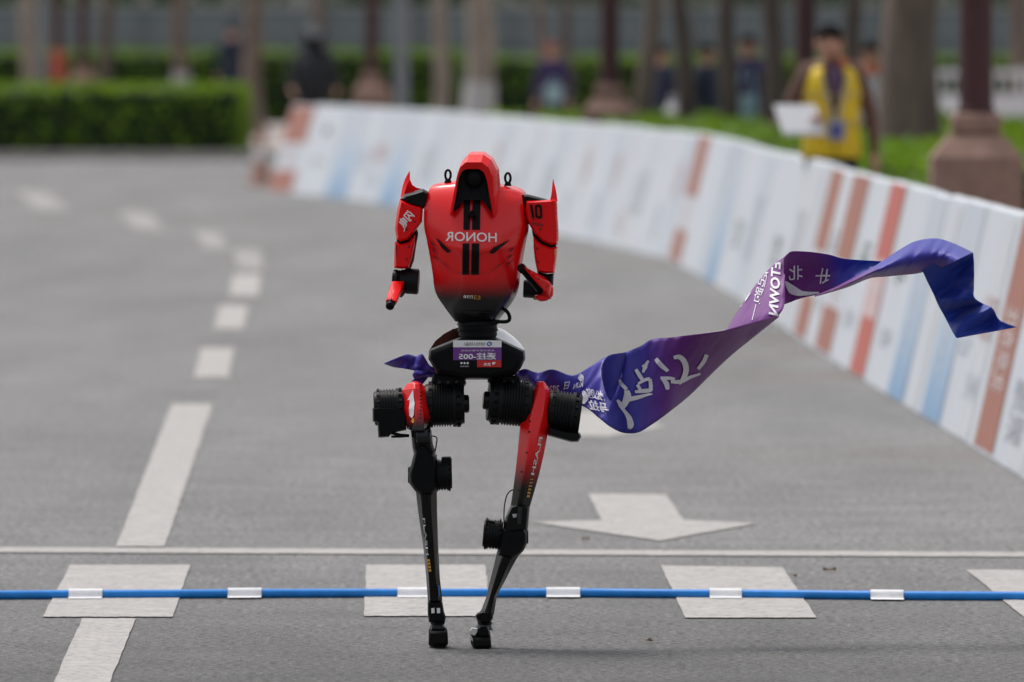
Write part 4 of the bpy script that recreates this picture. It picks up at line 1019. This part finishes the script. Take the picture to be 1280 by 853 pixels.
# ---- hip motors: ribbed cans lying across
def motor(name, a, b, r, par, dya=0., dyb=0., knob=0, m='motor', ribs=6, squash=1.0):
    A = Q(a[0], a[1], dya); B = Q(b[0], b[1], dyb); s_ = 1 / 444.
    pr = [(0, r * .55), (.0, r * .82), (.03, r * .9), (.10, r * .92), (.105, r * 1.0), (.20, r), (.205, r * .93)]
    for k in range(ribs):
        t = .22 + .46 * k / ribs; d = .46 / ribs
        pr += [(t, r * .93), (t + d * .1, r * 1.0), (t + d * .55, r * 1.0), (t + d * .65, r * .93)]
    pr += [(.70, r * .93), (.705, r * 1.02), (.80, r * 1.02), (.805, r * .96), (.92, r * .96), (.925, r * .90), (1, r * .86), (1, r * .5)]
    mb = MB().lathe(A, B, [(t, q * s_) for t, q in pr], 36, squash=squash)
    o = mb.build(name, m, par, ang=40)
    ax = (B - A).normalized(); L_ = (B - A).length
    # bosses and fins round the can
    fn = MB(); u = ax.cross(Vector((0, 0, 1))).normalized(); v2 = ax.cross(u)
    for k in range(16):
        q = 2 * math.pi * k / 16; c = u * math.cos(q) + v2 * math.sin(q)
        for t0, t1 in ((.81, .90), (.115, .19)):
            p = A + ax * L_ * t0 + c * r * s_ * .97; p2 = A + ax * L_ * t1 + c * r * s_ * .97
            fn.tube([p, p2], .0042, 6)
    f_ = fn.build('cooling_bosses', 'black', o); f_['kind'] = 'stuff'
    if knob:
        K = A if knob < 0 else B; dr = -ax if knob < 0 else ax
        MB().lathe(K - dr * .004, K + dr * .014, [(0, r * .42 * s_), (.85, r * .40 * s_), (1, r * .34 * s_)], 20).build('end_cap', 'black_gloss', o)
    return o
legL = empty('leg', (0, 0, 0)); legL.parent = robot
legR = empty('leg', (0, 0, 0)); legR.parent = robot
# bridge between pelvis and hip motors
for x0, x1, par in ((541, 581, legL), (611, 650, legR)):
    part('hip_bracket', 'black', par, [(x0, 467), (x1, 470), (x1 + 2, 480), (x1 - 3, 487), (x0 + 3, 485), (x0 - 2, 477)], .02, .05, 2., ang=30)
    for k in range(3): MB().lathe(Q(x0 + 8 + 11 * k, 478, -.035), Q(x0 + 8 + 11 * k, 478, -.028 + .0), [(0, .005), (1, .006)], 10).build('bracket_bolt', 'dark_alu', par)
motor('hip_motor', (531, 506), (580.5, 505), 28, legL, -.01, -.01, 1, ribs=7)
motor('hip_motor', (467.5, 511), (507, 509), 23.5, legL, -.01, -.01, 0, ribs=5)
part('motor_housing', 'black', legL, [(465.6, 510), (486, 509.6), (504, 511), (508, 520), (508, 538), (490, 541.5), (486, 546.6), (473, 547.4), (471.6, 529), (465.8, 527)], -.02, .05, 1.6, ang=30)
MB().tube([Q(488, 541, -.05), Q(500, 544, -.05), Q(511, 545, -.04)], .0045, 7).build('support_rod', 'black', legL)
MB().tube([Q(489, 546, -.05), Q(500, 546, -.05), Q(511, 545, -.04)], .0035, 7).build('support_rod', 'black', legL)
motor('hip_motor', (664, 506), (610, 501), 28.5, legR, -.01, -.02, 1, ribs=7)
motor('hip_motor', (684, 515), (725.5, 520.5), 28, legR, .0, .0, 0, ribs=5)
part('motor_housing', 'black_gloss', legR, [(686, 533), (706, 539), (725, 541), (727, 546), (723, 552.6), (714, 553), (696, 548), (685, 545)], -.03, .045, 1.8, ang=30)

# ---- thighs: facetted red shells
def shell3(name, m, par, L_, A_, B_, R_, dl_, df_, dr_, db_, bevel=.003):
    """rows of left edge, two ridge lines, right edge"""
    rings = []
    for (lx, ly), (ax, ay), (bx2, by2), (rx, ry), a, f, c, bk in zip(L_, A_, B_, R_, dl_, df_, dr_, db_):
        rings.append([Q(lx, ly, a), Q(ax, ay, f), Q(bx2, by2, f), Q(rx, ry, c), Q(rx - 1.5, ry, bk), Q(lx + 1.5, ly, bk)])
    return MB().loft(rings).build(name, m, par, ang=12, bevel=bevel)
th = shell3('thigh', 'short_thigh_paint', legL,
    [(514, 478), (508, 480.5), (503, 488), (501.8, 500), (503, 511), (506, 524), (509, 536.5)],
    [(517, 476.8), (517.5, 479), (517.5, 486), (518, 500), (519, 511), (520, 524), (515, 539)],
    [(522, 477), (523.5, 480), (525, 487), (526.5, 500), (527.5, 511), (529, 524), (530, 539)],
    [(524, 477.6), (531, 483), (537, 491), (540.4, 502), (540.4, 514), (538.5, 522), (533, 536)],
    [-.02, -.03, -.035, -.04, -.05, -.06, -.07], [-.03, -.06, -.075, -.085, -.10, -.11, -.115], [-.02, -.03, -.035, -.04, -.05, -.06, -.07], [.03, .04, .05, .05, .045, .03, .0])
tbv = bvh_of([th])
decal_poly('arrow_mark', 'white_print', th, [(516.6, 487.5), (509.6, 500.6), (512.8, 500), (511.6, 511), (512.2, 520), (515.4, 523), (517.6, 519), (518.4, 504), (517.4, 496)], tbv, off=.0025, maxlen=4)
decal_poly('amber_tick', 'amber_print', th, [(515, 523.6), (518.4, 522.6), (517.6, 529), (514.6, 529.4)], tbv, off=.0025)
decal_poly('white_tick', 'white_print', th, [(510.6, 528), (513.6, 527), (513.6, 534), (511.4, 535.4)], tbv, off=.0025)
bolts([(526, 481 + 4.6 * k) for k in range(10)], tbv, th, 1.2)
tr = shell3('thigh', 'thigh_paint', legR,
    [(671.6, 477.4), (667.5, 486), (662, 500), (655.5, 516), (650.2, 528.5), (648.8, 545), (646.4, 570), (643.8, 593), (640.4, 618), (637, 640)],
    [(673, 476.6), (672, 486), (669, 500), (665, 516), (663, 528.5), (661.4, 545), (659.4, 570), (655, 593), (649.6, 618), (645, 640)],
    [(679.6, 476.8), (681.4, 486), (680.5, 500), (678.5, 516), (675.6, 528.5), (672, 545), (665.8, 570), (660, 593), (655, 618), (650.6, 640)],
    [(681, 477.6), (686.6, 488), (689.4, 502), (689, 518), (687.6, 530), (684.4, 545), (679.6, 570), (674.2, 593), (667, 618), (660.6, 640)],
    [-.02, -.025, -.03, -.035, -.04, -.045, -.045, -.045, -.04, -.03], [-.03, -.05, -.066, -.076, -.083, -.09, -.09, -.085, -.075, -.06], [-.02, -.025, -.03, -.035, -.04, -.045, -.045, -.045, -.04, -.03], [.03, .045, .05, .05, .05, .05, .05, .05, .045, .04])
trv = bvh_of([tr])
decal_text('lettering', 'white_print', tr, 'FLASH', (678.0, 547), (-10.8, 47), (-4.2, -.9), trv, bold=.01, off=.0025, maxlen=4)
for k in range(6):
    y = 598.6 + k * 4.0; x = 662.4 - k * .8
    decal_poly('amber_tick', 'amber_print', tr, [(x, y), (x + 4 - k * .1, y + .4), (x + 3.6 - k * .1, y + 1.2 + .4 * k), (x - .4, y + .9 + .4 * k)], trv, off=.0025)
bolts([(671.5, 482), (670.2, 488), (669, 494), (667.4, 500.5), (665.5, 507), (663.6, 516), (662.6, 527), (661.5, 540), (658.6, 566), (652, 590)], trv, tr, 1.4)

# ---- left knee and shin
part('knee_fork', 'black_gloss', legL, [(513, 536), (517, 529), (526, 526.5), (535, 529), (539.5, 538), (541.8, 556), (545, 566), (541, 580), (520, 580), (515.5, 560)], -.03, .05, 3.5, .35, ang=40)
MB().lathe(Q(520, 545, -.085), Q(536, 545, -.085), [(0, .018), (.1, .022), (.9, .022), (1, .018)], 20).build('knee_pulley', 'dark_alu', legL)
part('knee_cover', 'black', legL, [(519, 560), (524, 554.5), (533, 554.5), (538, 562), (545, 570), (546.6, 586), (546.6, 612), (540, 619), (525, 619), (518.6, 614), (511.8, 605), (510.6, 592), (514, 580)], -.035, .052, 3.5, .3, ang=30)
MB().lathe(Q(510, 594, -.02), Q(514, 594, -.02), [(0, .022), (1, .026)], 20).build('knee_cap', 'black', legL)
motor('knee_motor', (543, 594), (565, 593.5), 19.5, legL, -.02, -.02, 0, ribs=3)
part('motor_tab', 'black', legL, [(552, 571), (563, 570.6), (565, 574), (564.6, 582), (552, 583)], -.02, .025, 1.2, ang=30)
part('cable_clip', 'black', legL, [(540, 568), (546, 568.4), (546, 573), (540, 573)], -.03, .012, .8)
MB().tube([Q(*p) for p in catmull([(538, 545, -.05), (541.5, 545.5, -.06), (546, 547.5, -.06), (545.4, 556, -.06), (543.6, 566, -.05)], 5)], .0018, 6).build('cable', 'black_matte', legL)
sh = MB().loft([[Q(x, y, d) for x, y, d in r] for r in (
    [(519.6, 612, -.02), (526, 612, -.06), (538, 612, -.065), (546.2, 612, -.03), (545, 612, .04), (521, 612, .04)],
    [(522.6, 640, -.02), (528, 640, -.055), (538.5, 640, -.06), (546.6, 640, -.03), (545, 640, .035), (524, 640, .035)],
    [(528.8, 682, -.01), (533, 682, -.045), (541.5, 682, -.05), (547.8, 682, -.02), (546.5, 682, .03), (530, 682, .03)],
    [(532.8, 722, .0), (536, 722, -.035), (544, 722, -.04), (549.8, 722, -.01), (549, 722, .03), (534, 722, .03)],
    [(534.8, 752, .0), (538, 752, -.03), (547, 752, -.035), (553, 752, -.01), (552, 752, .03), (536, 752, .03)])]).build('shin', 'black_gloss', legL, ang=20, bevel=.003)
shv = bvh_of([sh])
decal_text('lettering', 'white_print', sh, 'FLASH', (528.9, 648), (4.8, 46), (2.2, 0), shv, bold=.0, off=.0025)
for k in range(4):
    y = 699 + k * 4.2; x = 534 + k * .55
    decal_poly('amber_tick', 'amber_print', sh, [(x, y), (x + 3.4, y), (x + 3.6, y + 3), (x + .2, y + 3)], shv, off=.0025)
decal_poly('white_tick', 'blue_print', sh, [(546.6, 732), (549.4, 732), (549.6, 746), (547.6, 746)], shv, off=.0025)
ak = part('ankle', 'black', legL, [(534.6, 752), (553, 752), (555, 764), (557.4, 772), (556, 778), (536, 778), (534.6, 768)], .0, .032, 1.8, ang=30)
akv = bvh_of([ak])
for x in (539, 546): decal_poly('ankle_slot', 'white_print', ak, [(x, 760.6), (x + 4, 760), (x + 4.2, 766.5), (x + .3, 767)], akv, off=.002)
MB().lathe(Q(547, 777, .0), Q(547, 786, .0), [(0, .022), (.4, .019), (1, .024)], 18).build('ankle_joint', 'dark_alu', legL)
ft = MB().loft([[Q(x, y, d) for x, y in pl] for pl, d in (
    ([(538, 788), (557, 788), (558, 806), (537, 806)], .10), ([(537, 784), (557.6, 784), (559.4, 808), (536, 808)], .07),
    ([(536, 785), (558.6, 784.6), (560, 807), (535.4, 807.6)], .0), ([(535.6, 789), (559.4, 788), (560.4, 804), (559, 808.4), (537, 808.8), (535.4, 806)][:4], -.05), ([(537, 791), (558.6, 790), (559.4, 805.4), (537, 806)], -.075))]).build('foot', 'rubber', legL, ang=25, bevel=.006)
part('foot_cover', 'dark_alu', legL, [(539, 783), (543, 781), (554, 781), (558, 784.6), (557, 788), (538, 788)], .0, .05, 1.5)

# ---- right knee and shin
part('knee_fork', 'black_gloss', legR, [(638, 632), (646, 630), (656, 630), (662.4, 634), (661, 650), (659.6, 664), (656, 672), (634, 672), (629, 660), (632, 646)], -.02, .048, 3., .35, ang=40)
MB().tube([Q(650, 634, -.08), Q(648.5, 655, -.08)], .006, 8).build('knee_rod', 'dark_alu', legR)
part('knee_gap', 'silver', legR, [(640.4, 643), (646.4, 642.6), (645.6, 647), (641.4, 647.4)], -.068, .003, .6)
part('knee_cover', 'black', legR, [(628, 660), (640, 662), (656, 660), (659.4, 667), (659, 679), (655, 688), (650.4, 693), (640, 700), (622, 694), (623.6, 682)], -.03, .05, 3.2, .3, ang=30)
MB().lathe(Q(655, 671, -.025), Q(660.4, 671, -.025), [(0, .024), (1, .019)], 20).build('knee_cap', 'black', legR)
motor('knee_motor', (628, 669), (604, 667), 18.5, legR, -.02, -.02, 0, ribs=3)
part('motor_tab', 'black', legR, [(607, 649), (618, 651), (622, 656), (618, 662), (606, 660)], -.02, .025, 1.2, ang=30)
MB().tube([Q(*p) for p in catmull([(642, 612.5, -.06), (638, 614, -.07), (633.4, 620, -.07), (630.4, 634, -.06), (630, 650, -.05), (630.6, 660, -.04)], 5)], .0018, 6).build('cable', 'black_matte', legR)
shr = MB().loft([[Q(x, y, d) for x, y, d in r] for r in (
    [(621.6, 688, -.02), (630, 690, -.06), (642, 691, -.065), (651, 690, -.03), (649, 690, .035), (624, 688, .035)],
    [(617.4, 707, -.02), (624, 708, -.055), (633, 709, -.06), (640.6, 708, -.03), (639, 708, .03), (619, 707, .03)],
    [(612, 728, -.01), (618, 728.6, -.045), (625, 729, -.05), (630.4, 728, -.02), (629, 728, .03), (613.6, 728, .03)],
    [(608, 745.6, .0), (612.6, 746, -.035), (617.6, 746, -.04), (621.4, 744, -.01), (620.4, 744, .03), (609, 745.6, .03)],
    [(602.4, 760.6, .0), (608, 761, -.03), (614, 761, -.035), (619, 758, -.01), (618, 758, .03), (604, 760, .03)],
    [(597, 769, .0), (604, 772, -.03), (611, 773, -.035), (617, 770, -.01), (616, 770, .03), (598.4, 768, .03)])]).build('shin', 'black_gloss', legR, ang=20, bevel=.003)
part('ankle', 'black', legR, [(597, 766), (604, 764), (616, 766), (616.6, 772), (613, 779), (600, 779.6), (595.6, 774), (594.4, 769)], .0, .034, 1.8, ang=30)
MB().lathe(Q(606, 777, .0), Q(605, 787, .0), [(0, .022), (.4, .019), (1, .026)], 18).build('ankle_joint', 'dark_alu', legR)
ftr = MB().loft([[Q(x, y, d) for x, y in pl] for pl, d in (
    ([(590, 786), (608, 788), (610, 807), (590, 806)], .10), ([(587.4, 785), (611, 787), (614, 809.6), (588.6, 807)], .05),
    ([(586.8, 788), (612.6, 790), (614.6, 810), (591, 810)], -.02), ([(590.6, 796), (613.4, 796.4), (614.4, 809.6), (592.6, 810.2)], -.06), ([(593, 799), (612.6, 799.4), (613.4, 808.6), (594, 809)], -.075))]).build('foot', 'rubber', legR, ang=25, bevel=.005)
part('foot_cover', 'black', legR, [(598, 783), (603, 781), (610, 782), (612.6, 790), (613.6, 796.6), (597, 797), (596, 790)], -.02, .045, 2.)
part('side_plate', 'silver', legR, [(587, 788), (590, 784.6), (597.4, 785.4), (597.8, 790.4), (593.6, 796), (588, 793.6)], -.03, .03, 1.2)
part('sole_edge', 'silver', legR, [(586.6, 794), (589, 795), (593, 799.6), (592.6, 803), (588.4, 800.6)], -.03, .03, .7)

for o in list(COL.objects):                       # no deeper than thing > part > sub-part
    d = 0; q = o
    while q.parent: d += 1; q = q.parent
    while d > 2: o.parent = o.parent.parent; d -= 1
# ------------------------------------------------------------------ the torn finishing ribbon
ribbon_mat('ribbon_cloth', 'print')
def sheet(sections, nspan=6, ncross=8, bulge=0., wob=0., wr=1.0):
    nspan *= 2; ncross *= 2
    """sections: (ax,ay,ad, bx,by,bd, print)"""
    S_ = catmull(sections, nspan); vs = []; pr = []
    for k, s in enumerate(S_):
        for j in range(ncross + 1):
            t = j / ncross
            d = s[2] + (s[5] - s[2]) * t - bulge * math.sin(math.pi * t) + wob * noise.noise(Vector((s[0] * .03, s[1] * .03 + t * 1.2, 3.1)))
            xx, yy_ = s[0] + (s[3] - s[0]) * t, s[1] + (s[4] - s[1]) * t       # fine diagonal creases in the cloth
            d += .010 * wr * (abs(noise.noise(Vector(((xx + yy_ * .6) * .075, (yy_ - xx * .3) * .016, 7.7)))) - .2) + .004 * wr * noise.noise(Vector(((xx + yy_ * .8) * .17, (yy_ - xx * .4) * .04, 2.2)))
            vs.append(P(s[0] + (s[3] - s[0]) * t, s[1] + (s[4] - s[1]) * t, 32.0 + d)); pr.append(min(1, max(-1, s[6] + ((s[7] - s[6]) * t ** 2.5 if len(s) > 7 else 0))))
    n_ = ncross + 1
    fs = [(a * n_ + i, a * n_ + i + 1, (a + 1) * n_ + i + 1, (a + 1) * n_ + i) for a in range(len(S_) - 1) for i in range(ncross)]
    return vs, fs, pr
RB = []
RB.append(sheet([(642, 467, .10, 646, 473, .10, 0), (656, 461.5, .08, 660, 480, .14, 0), (672, 466, .13, 674, 492, .12, 0), (691, 462, .08, 690, 500, .15, 0), (716, 469.5, .12, 714, 503, .10, 0), (738, 458, .19, 733, 510, .07, 0), (754, 448, .24, 748, 522, .05, 0), (766, 443.5, .20, 762, 533, .04, -.1), (781, 440.5, .08, 778, 541, .10, -.15),
                 (800, 433, .13, 797, 541, .10, 0), (816, 424, .16, 814, 531.5, .11, .35), (838, 422, .13, 836, 515.5, .17, .75), (861, 419.2, .08, 862, 494.5, .28, .9), (885, 416.5, .06, 890, 467, .31, 1), (908, 413, .055, 915, 443.5, .29, 1), (944, 403.5, .12, 944, 420, .24, 1), (973, 394.4, .195, 974, 396, .20, 1)], 6, 10, .012, .03))
RB.append(sheet([(908, 413, .06, 973, 395, .20, .95), (915.5, 400, .15, 979, 386, .22, 1), (925, 385, .25, 981, 376, .28, 1), (939, 364, .37, 981.4, 358, .35, 1), (955, 343.5, .47, 981.6, 341, .40, 1), (968, 330.5, .51, 981.2, 329, .40, 1), (979, 322.5, .50, 981, 322, .39, 1)], 5, 8, .0, .0))
RB.append(sheet([(979.5, 322.5, .36, 980.6, 380.6, .40, 1), (984, 318, .34, 987, 378.4, .42, 1), (990, 314.6, .33, 998, 374.2, .42, 1), (1005, 314.6, .35, 1012, 370.6, .43, 1), (1020, 316, .36, 1029, 367, .41, .9), (1038, 319, .37, 1042, 363.6, .38, .4), (1053, 323.2, .39, 1056, 359.4, .36, -.3), (1075, 325.3, .42, 1076, 351.4, .35, -.8), (1094, 326.2, .42, 1094, 344.5, .34, -1), (1103, 327, .40, 1103, 343, .33, -1)], 5, 8, -.03, .0))
# doubled-over flap near the hip
RB.append(sheet([(751.5, 461, .05, 752, 471, .06, -.1), (754.5, 452.5, .03, 756.5, 489, .07, -.15), (761, 444.6, .02, 764, 501, .08, -.2), (771, 442.2, .03, 772.5, 482, .08, -.2), (782, 440.8, .06, 782.5, 446, .08, -.2)], 5, 6, .0, .0))
# lit upper turn
RB.append(sheet([(1018, 369.6, .36, 1019, 371, .36, 1, 1), (1040, 361, .345, 1042, 364.5, .35, 1, 1), (1060, 351, .32, 1062, 358.2, .34, .9, 1), (1086, 337.5, .29, 1087, 348, .34, .5, 1), (1104, 326, .30, 1106, 346, .35, -.25, 1), (1126, 311.5, .34, 1126, 344, .36, -.4, 1), (1145, 301.8, .38, 1146, 342, .37, -.4, 1), (1170, 298.4, .42, 1166, 337, .37, -.4, .9), (1192, 304.6, .41, 1178, 333.6, .34, -.4, .7), (1216, 315.8, .36, 1184, 331.6, .30, -.4, .5)], 6, 12, .095, .0))
# hanging tail
RB.append(sheet([(1150, 333, .33, 1216.6, 316.4, .33, -1), (1155, 343, .37, 1217.4, 330, .37, -1), (1160, 354, .41, 1217.6, 345, .37, -1), (1166.5, 367, .42, 1217.4, 359, .42, -1), (1172.6, 381, .41, 1218, 372, .36, -1), (1180, 394.5, .42, 1229, 380, .43, -1), (1187.5, 409, .40, 1241, 386, .36, -1), (1194.6, 421.5, .40, 1249.5, 400, .40, -1), (1198, 422.4, .40, 1271, 409.2, .36, -1)], 6, 12, .0, .10))
# small end caught at the other hip
RB.append(sheet([(480, 454.4, .08, 480.6, 455, .08, 0), (495, 448, .05, 492, 459, .09, 0), (509, 443.2, .07, 505, 461, .06, 0), (520, 445.4, .10, 516, 463, .07, 0), (528, 443, .06, 528, 466, .09, 0), (537, 456.5, .07, 538, 468, .10, 0), (550, 464, .09, 549, 467, .10, 0)], 5, 6, .01, .02))
RB.append(sheet([(519, 462.5, .075, 515.6, 468.8, .06, 0), (530, 464, .07, 519, 474, .06, 0), (541, 465, .09, 530, 472, .08, 0), (552, 466, .10, 545, 472, .10, 0)], 5, 6, .01, .0))
RB.append(sheet([(523, 469, .075, 511, 480, .06, 0), (529, 470, .08, 519, 481, .07, 0), (536, 471, .09, 527, 482, .08, 0)], 4, 5, .005, .0))
vs, fs, prr = [], [], []
for a, b, c in RB:
    k = len(vs); vs += a; fs += [tuple(i + k for i in f) for f in b]; prr += c
rorg = Vector((P(700, 470, 32.0).x, 32.1, P(700, 470, 32.0).z))
rb = MB().add([v - rorg for v in vs], fs).build('finish_ribbon', 'ribbon_cloth', None, ang=80, recalc=False)
rb.location = rorg
at = rb.data.attributes.new('print', 'FLOAT', 'POINT'); at.data.foreach_set('value', prr)
md = rb.modifiers.new('thick', 'SOLIDIFY'); md.thickness = .0012; md.offset = 0
tag(rb, 'torn blue and purple finishing ribbon with white characters streaming from the robot hips', 'ribbon')
rv = BVHTree.FromPolygons(vs, fs)
mat('ribbon_print', (.72, .70, .76), .55)
def rtext(s, o, ux, uy, bold=.02):
    decal_text('lettering', 'ribbon_print', rb, s, o, ux, uy, rv, bold=bold, off=.004, org=rorg, maxlen=4)
def rpoly(pl): decal_poly('lettering', 'ribbon_print', rb, pl, rv, off=.004, org=rorg, maxlen=4)
# big brush characters, as they stand in the photograph
def stroke(pts, wd):
    """brush stroke in picture pixels"""
    c = catmull([(p[0], p[1], wd_) for p, wd_ in zip(pts, wd)], 5); l_ = []; r_ = []
    for i, (x, y, ww) in enumerate(c):
        x0, y0, _ = c[max(i - 1, 0)]; x1, y1, _ = c[min(i + 1, len(c) - 1)]; L_ = math.hypot(x1 - x0, y1 - y0) or 1
        nx, ny = -(y1 - y0) / L_ * ww / 2, (x1 - x0) / L_ * ww / 2
        l_.append((x + nx, y + ny)); r_.append((x - nx, y - ny))
    n_ = len(c); decal('lettering', 'ribbon_print', rb, l_ + r_, [(i, i + 1, n_ + i + 1, n_ + i) for i in range(n_ - 1)], rv, off=.004, org=rorg)
stroke([(883, 443), (879, 452), (872, 461)], [5, 5, 4])                         # right dot
stroke([(842, 447), (849, 446), (855, 452), (857, 463), (853, 474), (848, 480)], [4, 6, 7, 7, 6, 3])
stroke([(875, 467), (863, 471), (850, 477), (838, 477)], [2.5, 4, 5, 4])
stroke([(820, 449), (826, 456), (835, 464)], [5, 6, 4])
stroke([(826, 473), (838, 473), (843, 474)], [4, 4, 3]); stroke([(829, 474), (833, 480), (834, 487)], [5, 6, 4])
stroke([(810, 451), (806, 458), (803, 466)], [3, 5, 3]); stroke([(802, 457), (808, 461)], [3, 4])
stroke([(794, 462), (799, 470), (803, 476)], [4, 5, 4]); stroke([(797, 480), (806, 475), (812, 474)], [3, 4, 4])
stroke([(812, 474), (813, 482), (813, 489)], [4, 5, 5]); stroke([(793, 490), (803, 489), (814, 488)], [3, 5, 5])
stroke([(796, 481), (799, 486), (801, 489)], [4, 4, 3])
stroke([(774, 475), (778, 481), (783, 487)], [4, 4.5, 4]); 
stroke([(783, 488), (784, 495), (781, 505), (779, 511)], [5, 9, 7, 2]); stroke([(786, 499), (796, 497), (808, 494), (815, 493)], [6, 5, 3.5, 1.5])
stroke([(772, 500), (776, 506), (780, 513), (786, 522), (788, 532), (785, 535)], [3, 6, 4, 6, 8, 3])
rtext('马拉', (762, 517), (-24, -4), (-4, -13), .03); rtext('松跑', (758, 503), (-22, -5), (-5, -13), .03)
stroke([(728, 489), (732, 497), (728, 505)], [3, 7, 4]); stroke([(722, 496), (727, 500)], [3, 4])
stroke([(720, 469), (725, 472), (727, 477)], [4, 8, 4])
rtext('2026', (700, 489), (-16, 1), (-1, -8)); rtext('RUN', (728, 484), (-12, 3), (1, -7)); rtext('日', (704, 487), (6, -1), (2, -9))
# upright run on the light turn
rtext('ETOWN', (977, 329), (-4.5, 67), (-12, -2.5), .03)
rtext('起跑一', (961, 341), (-16, 62), (-9.5, -4), .0)
rpoly([(925, 385.5), (931, 379), (940, 365), (936, 369), (928, 380)])
rtext('北', (1003, 349), (-17, 1.5), (0, -18), .01); rtext('牛', (1018, 355), (3, -20), (18, 0), .01)
stroke([(982, 352), (990, 362), (1003, 367), (1024, 366)], [3, 11, 6, 2])

# small wisp where the cloth is caught behind the pelvis is part of the same cloth

# ------------------------------------------------------------------ blue hose on the ground with white tape
hz = .0145
hpts = [(-90, 744), (0, 744), (240, 742.5), (480, 741.5), (760, 741.5), (1000, 743.5), (1180, 745), (1370, 746)]
def HG(px): 
    for (a, ya), (b, yb) in zip(hpts, hpts[1:]):
        if a <= px <= b: return G(px, ya + (yb - ya) * (px - a) / (b - a), hz)
h0 = G(640, 742, 0); hroot = empty('marker_hose', (h0.x, h0.y, 0)); ho = Vector(hroot.location)
tag(hroot, 'blue hose taped down across the road at the robot feet', 'hose')
MB().tube([HG(x) - ho + Vector((0, .006 * math.sin(x * .021), 0)) for x in range(-90, 1371, 20)], .0142, 12).build('tube', 'hose_blue', hroot, ang=60)
for x0, x1 in ((-115 + 40, -60), (86, 128), (285, 327), (497, 536), (683, 725), (887, 927), (1088, 1129)):
    mb = MB(); rings = []; tw = random.uniform(-3, 3)
    for i in range(6):
        x = x0 + (x1 - x0) * i / 5; c = HG(x) - ho + Vector((0, .006 * math.sin(x * .021), 0)); j = random.uniform(-.002, .002)
        rings.append([c + Vector((0, y, z - hz)) for y, z in ((-.075 + j, .0062), (-.040, .0075), (-.020, .0085), (-.0178, .0165 + j * .2), (-.0155, .026), (-.0075, .0318 + j * .3), (.0075, .0318), (.0155, .026), (.0178, .0165), (.020, .0085), (.05, .0075), (.075 + j, .0062))])
    mb.loft(rings, False, False, closed=False).build('tape_strip', 'tape_white', hroot, ang=75)
# litter on the asphalt
mat('dry_leaf', (.10, .07, .04), .8)
for px, py, s_, l_ in ((1037, 715, .022, 'dark curled leaf on the asphalt right of the third crossing block'), (732, 676, .012, 'small dark leaf on the asphalt left of the arrow tip'), (812, 803, .016, 'pale scrap of leaf on the asphalt at the bottom right of the robot'), (994, 722, .010, 'tiny leaf scrap at the corner of the crossing block left of the dark leaf')):
    g = G(px, py, .002); mb = MB(); 
    for i in range(5):
        t = i / 4 - .5; mb.add([(t * s_ * 2, -s_ * .9 * (.25 - t * t) * 4, .004), (t * s_ * 2, 0, .01 + .05 * s_ * abs(t) * 10), (t * s_ * 2, s_ * .9 * (.25 - t * t) * 4, .005)], [])
    mb.f = [(i * 3 + j, i * 3 + j + 1, i * 3 + j + 4, i * 3 + j + 3) for i in range(4) for j in range(2)]; mb.mi = [0] * 8
    o = mb.build('fallen_leaf', 'dry_leaf', None); o.location = g; o.rotation_euler = (0, 0, px); tag(o, l_, 'leaf', 'litter on the road')
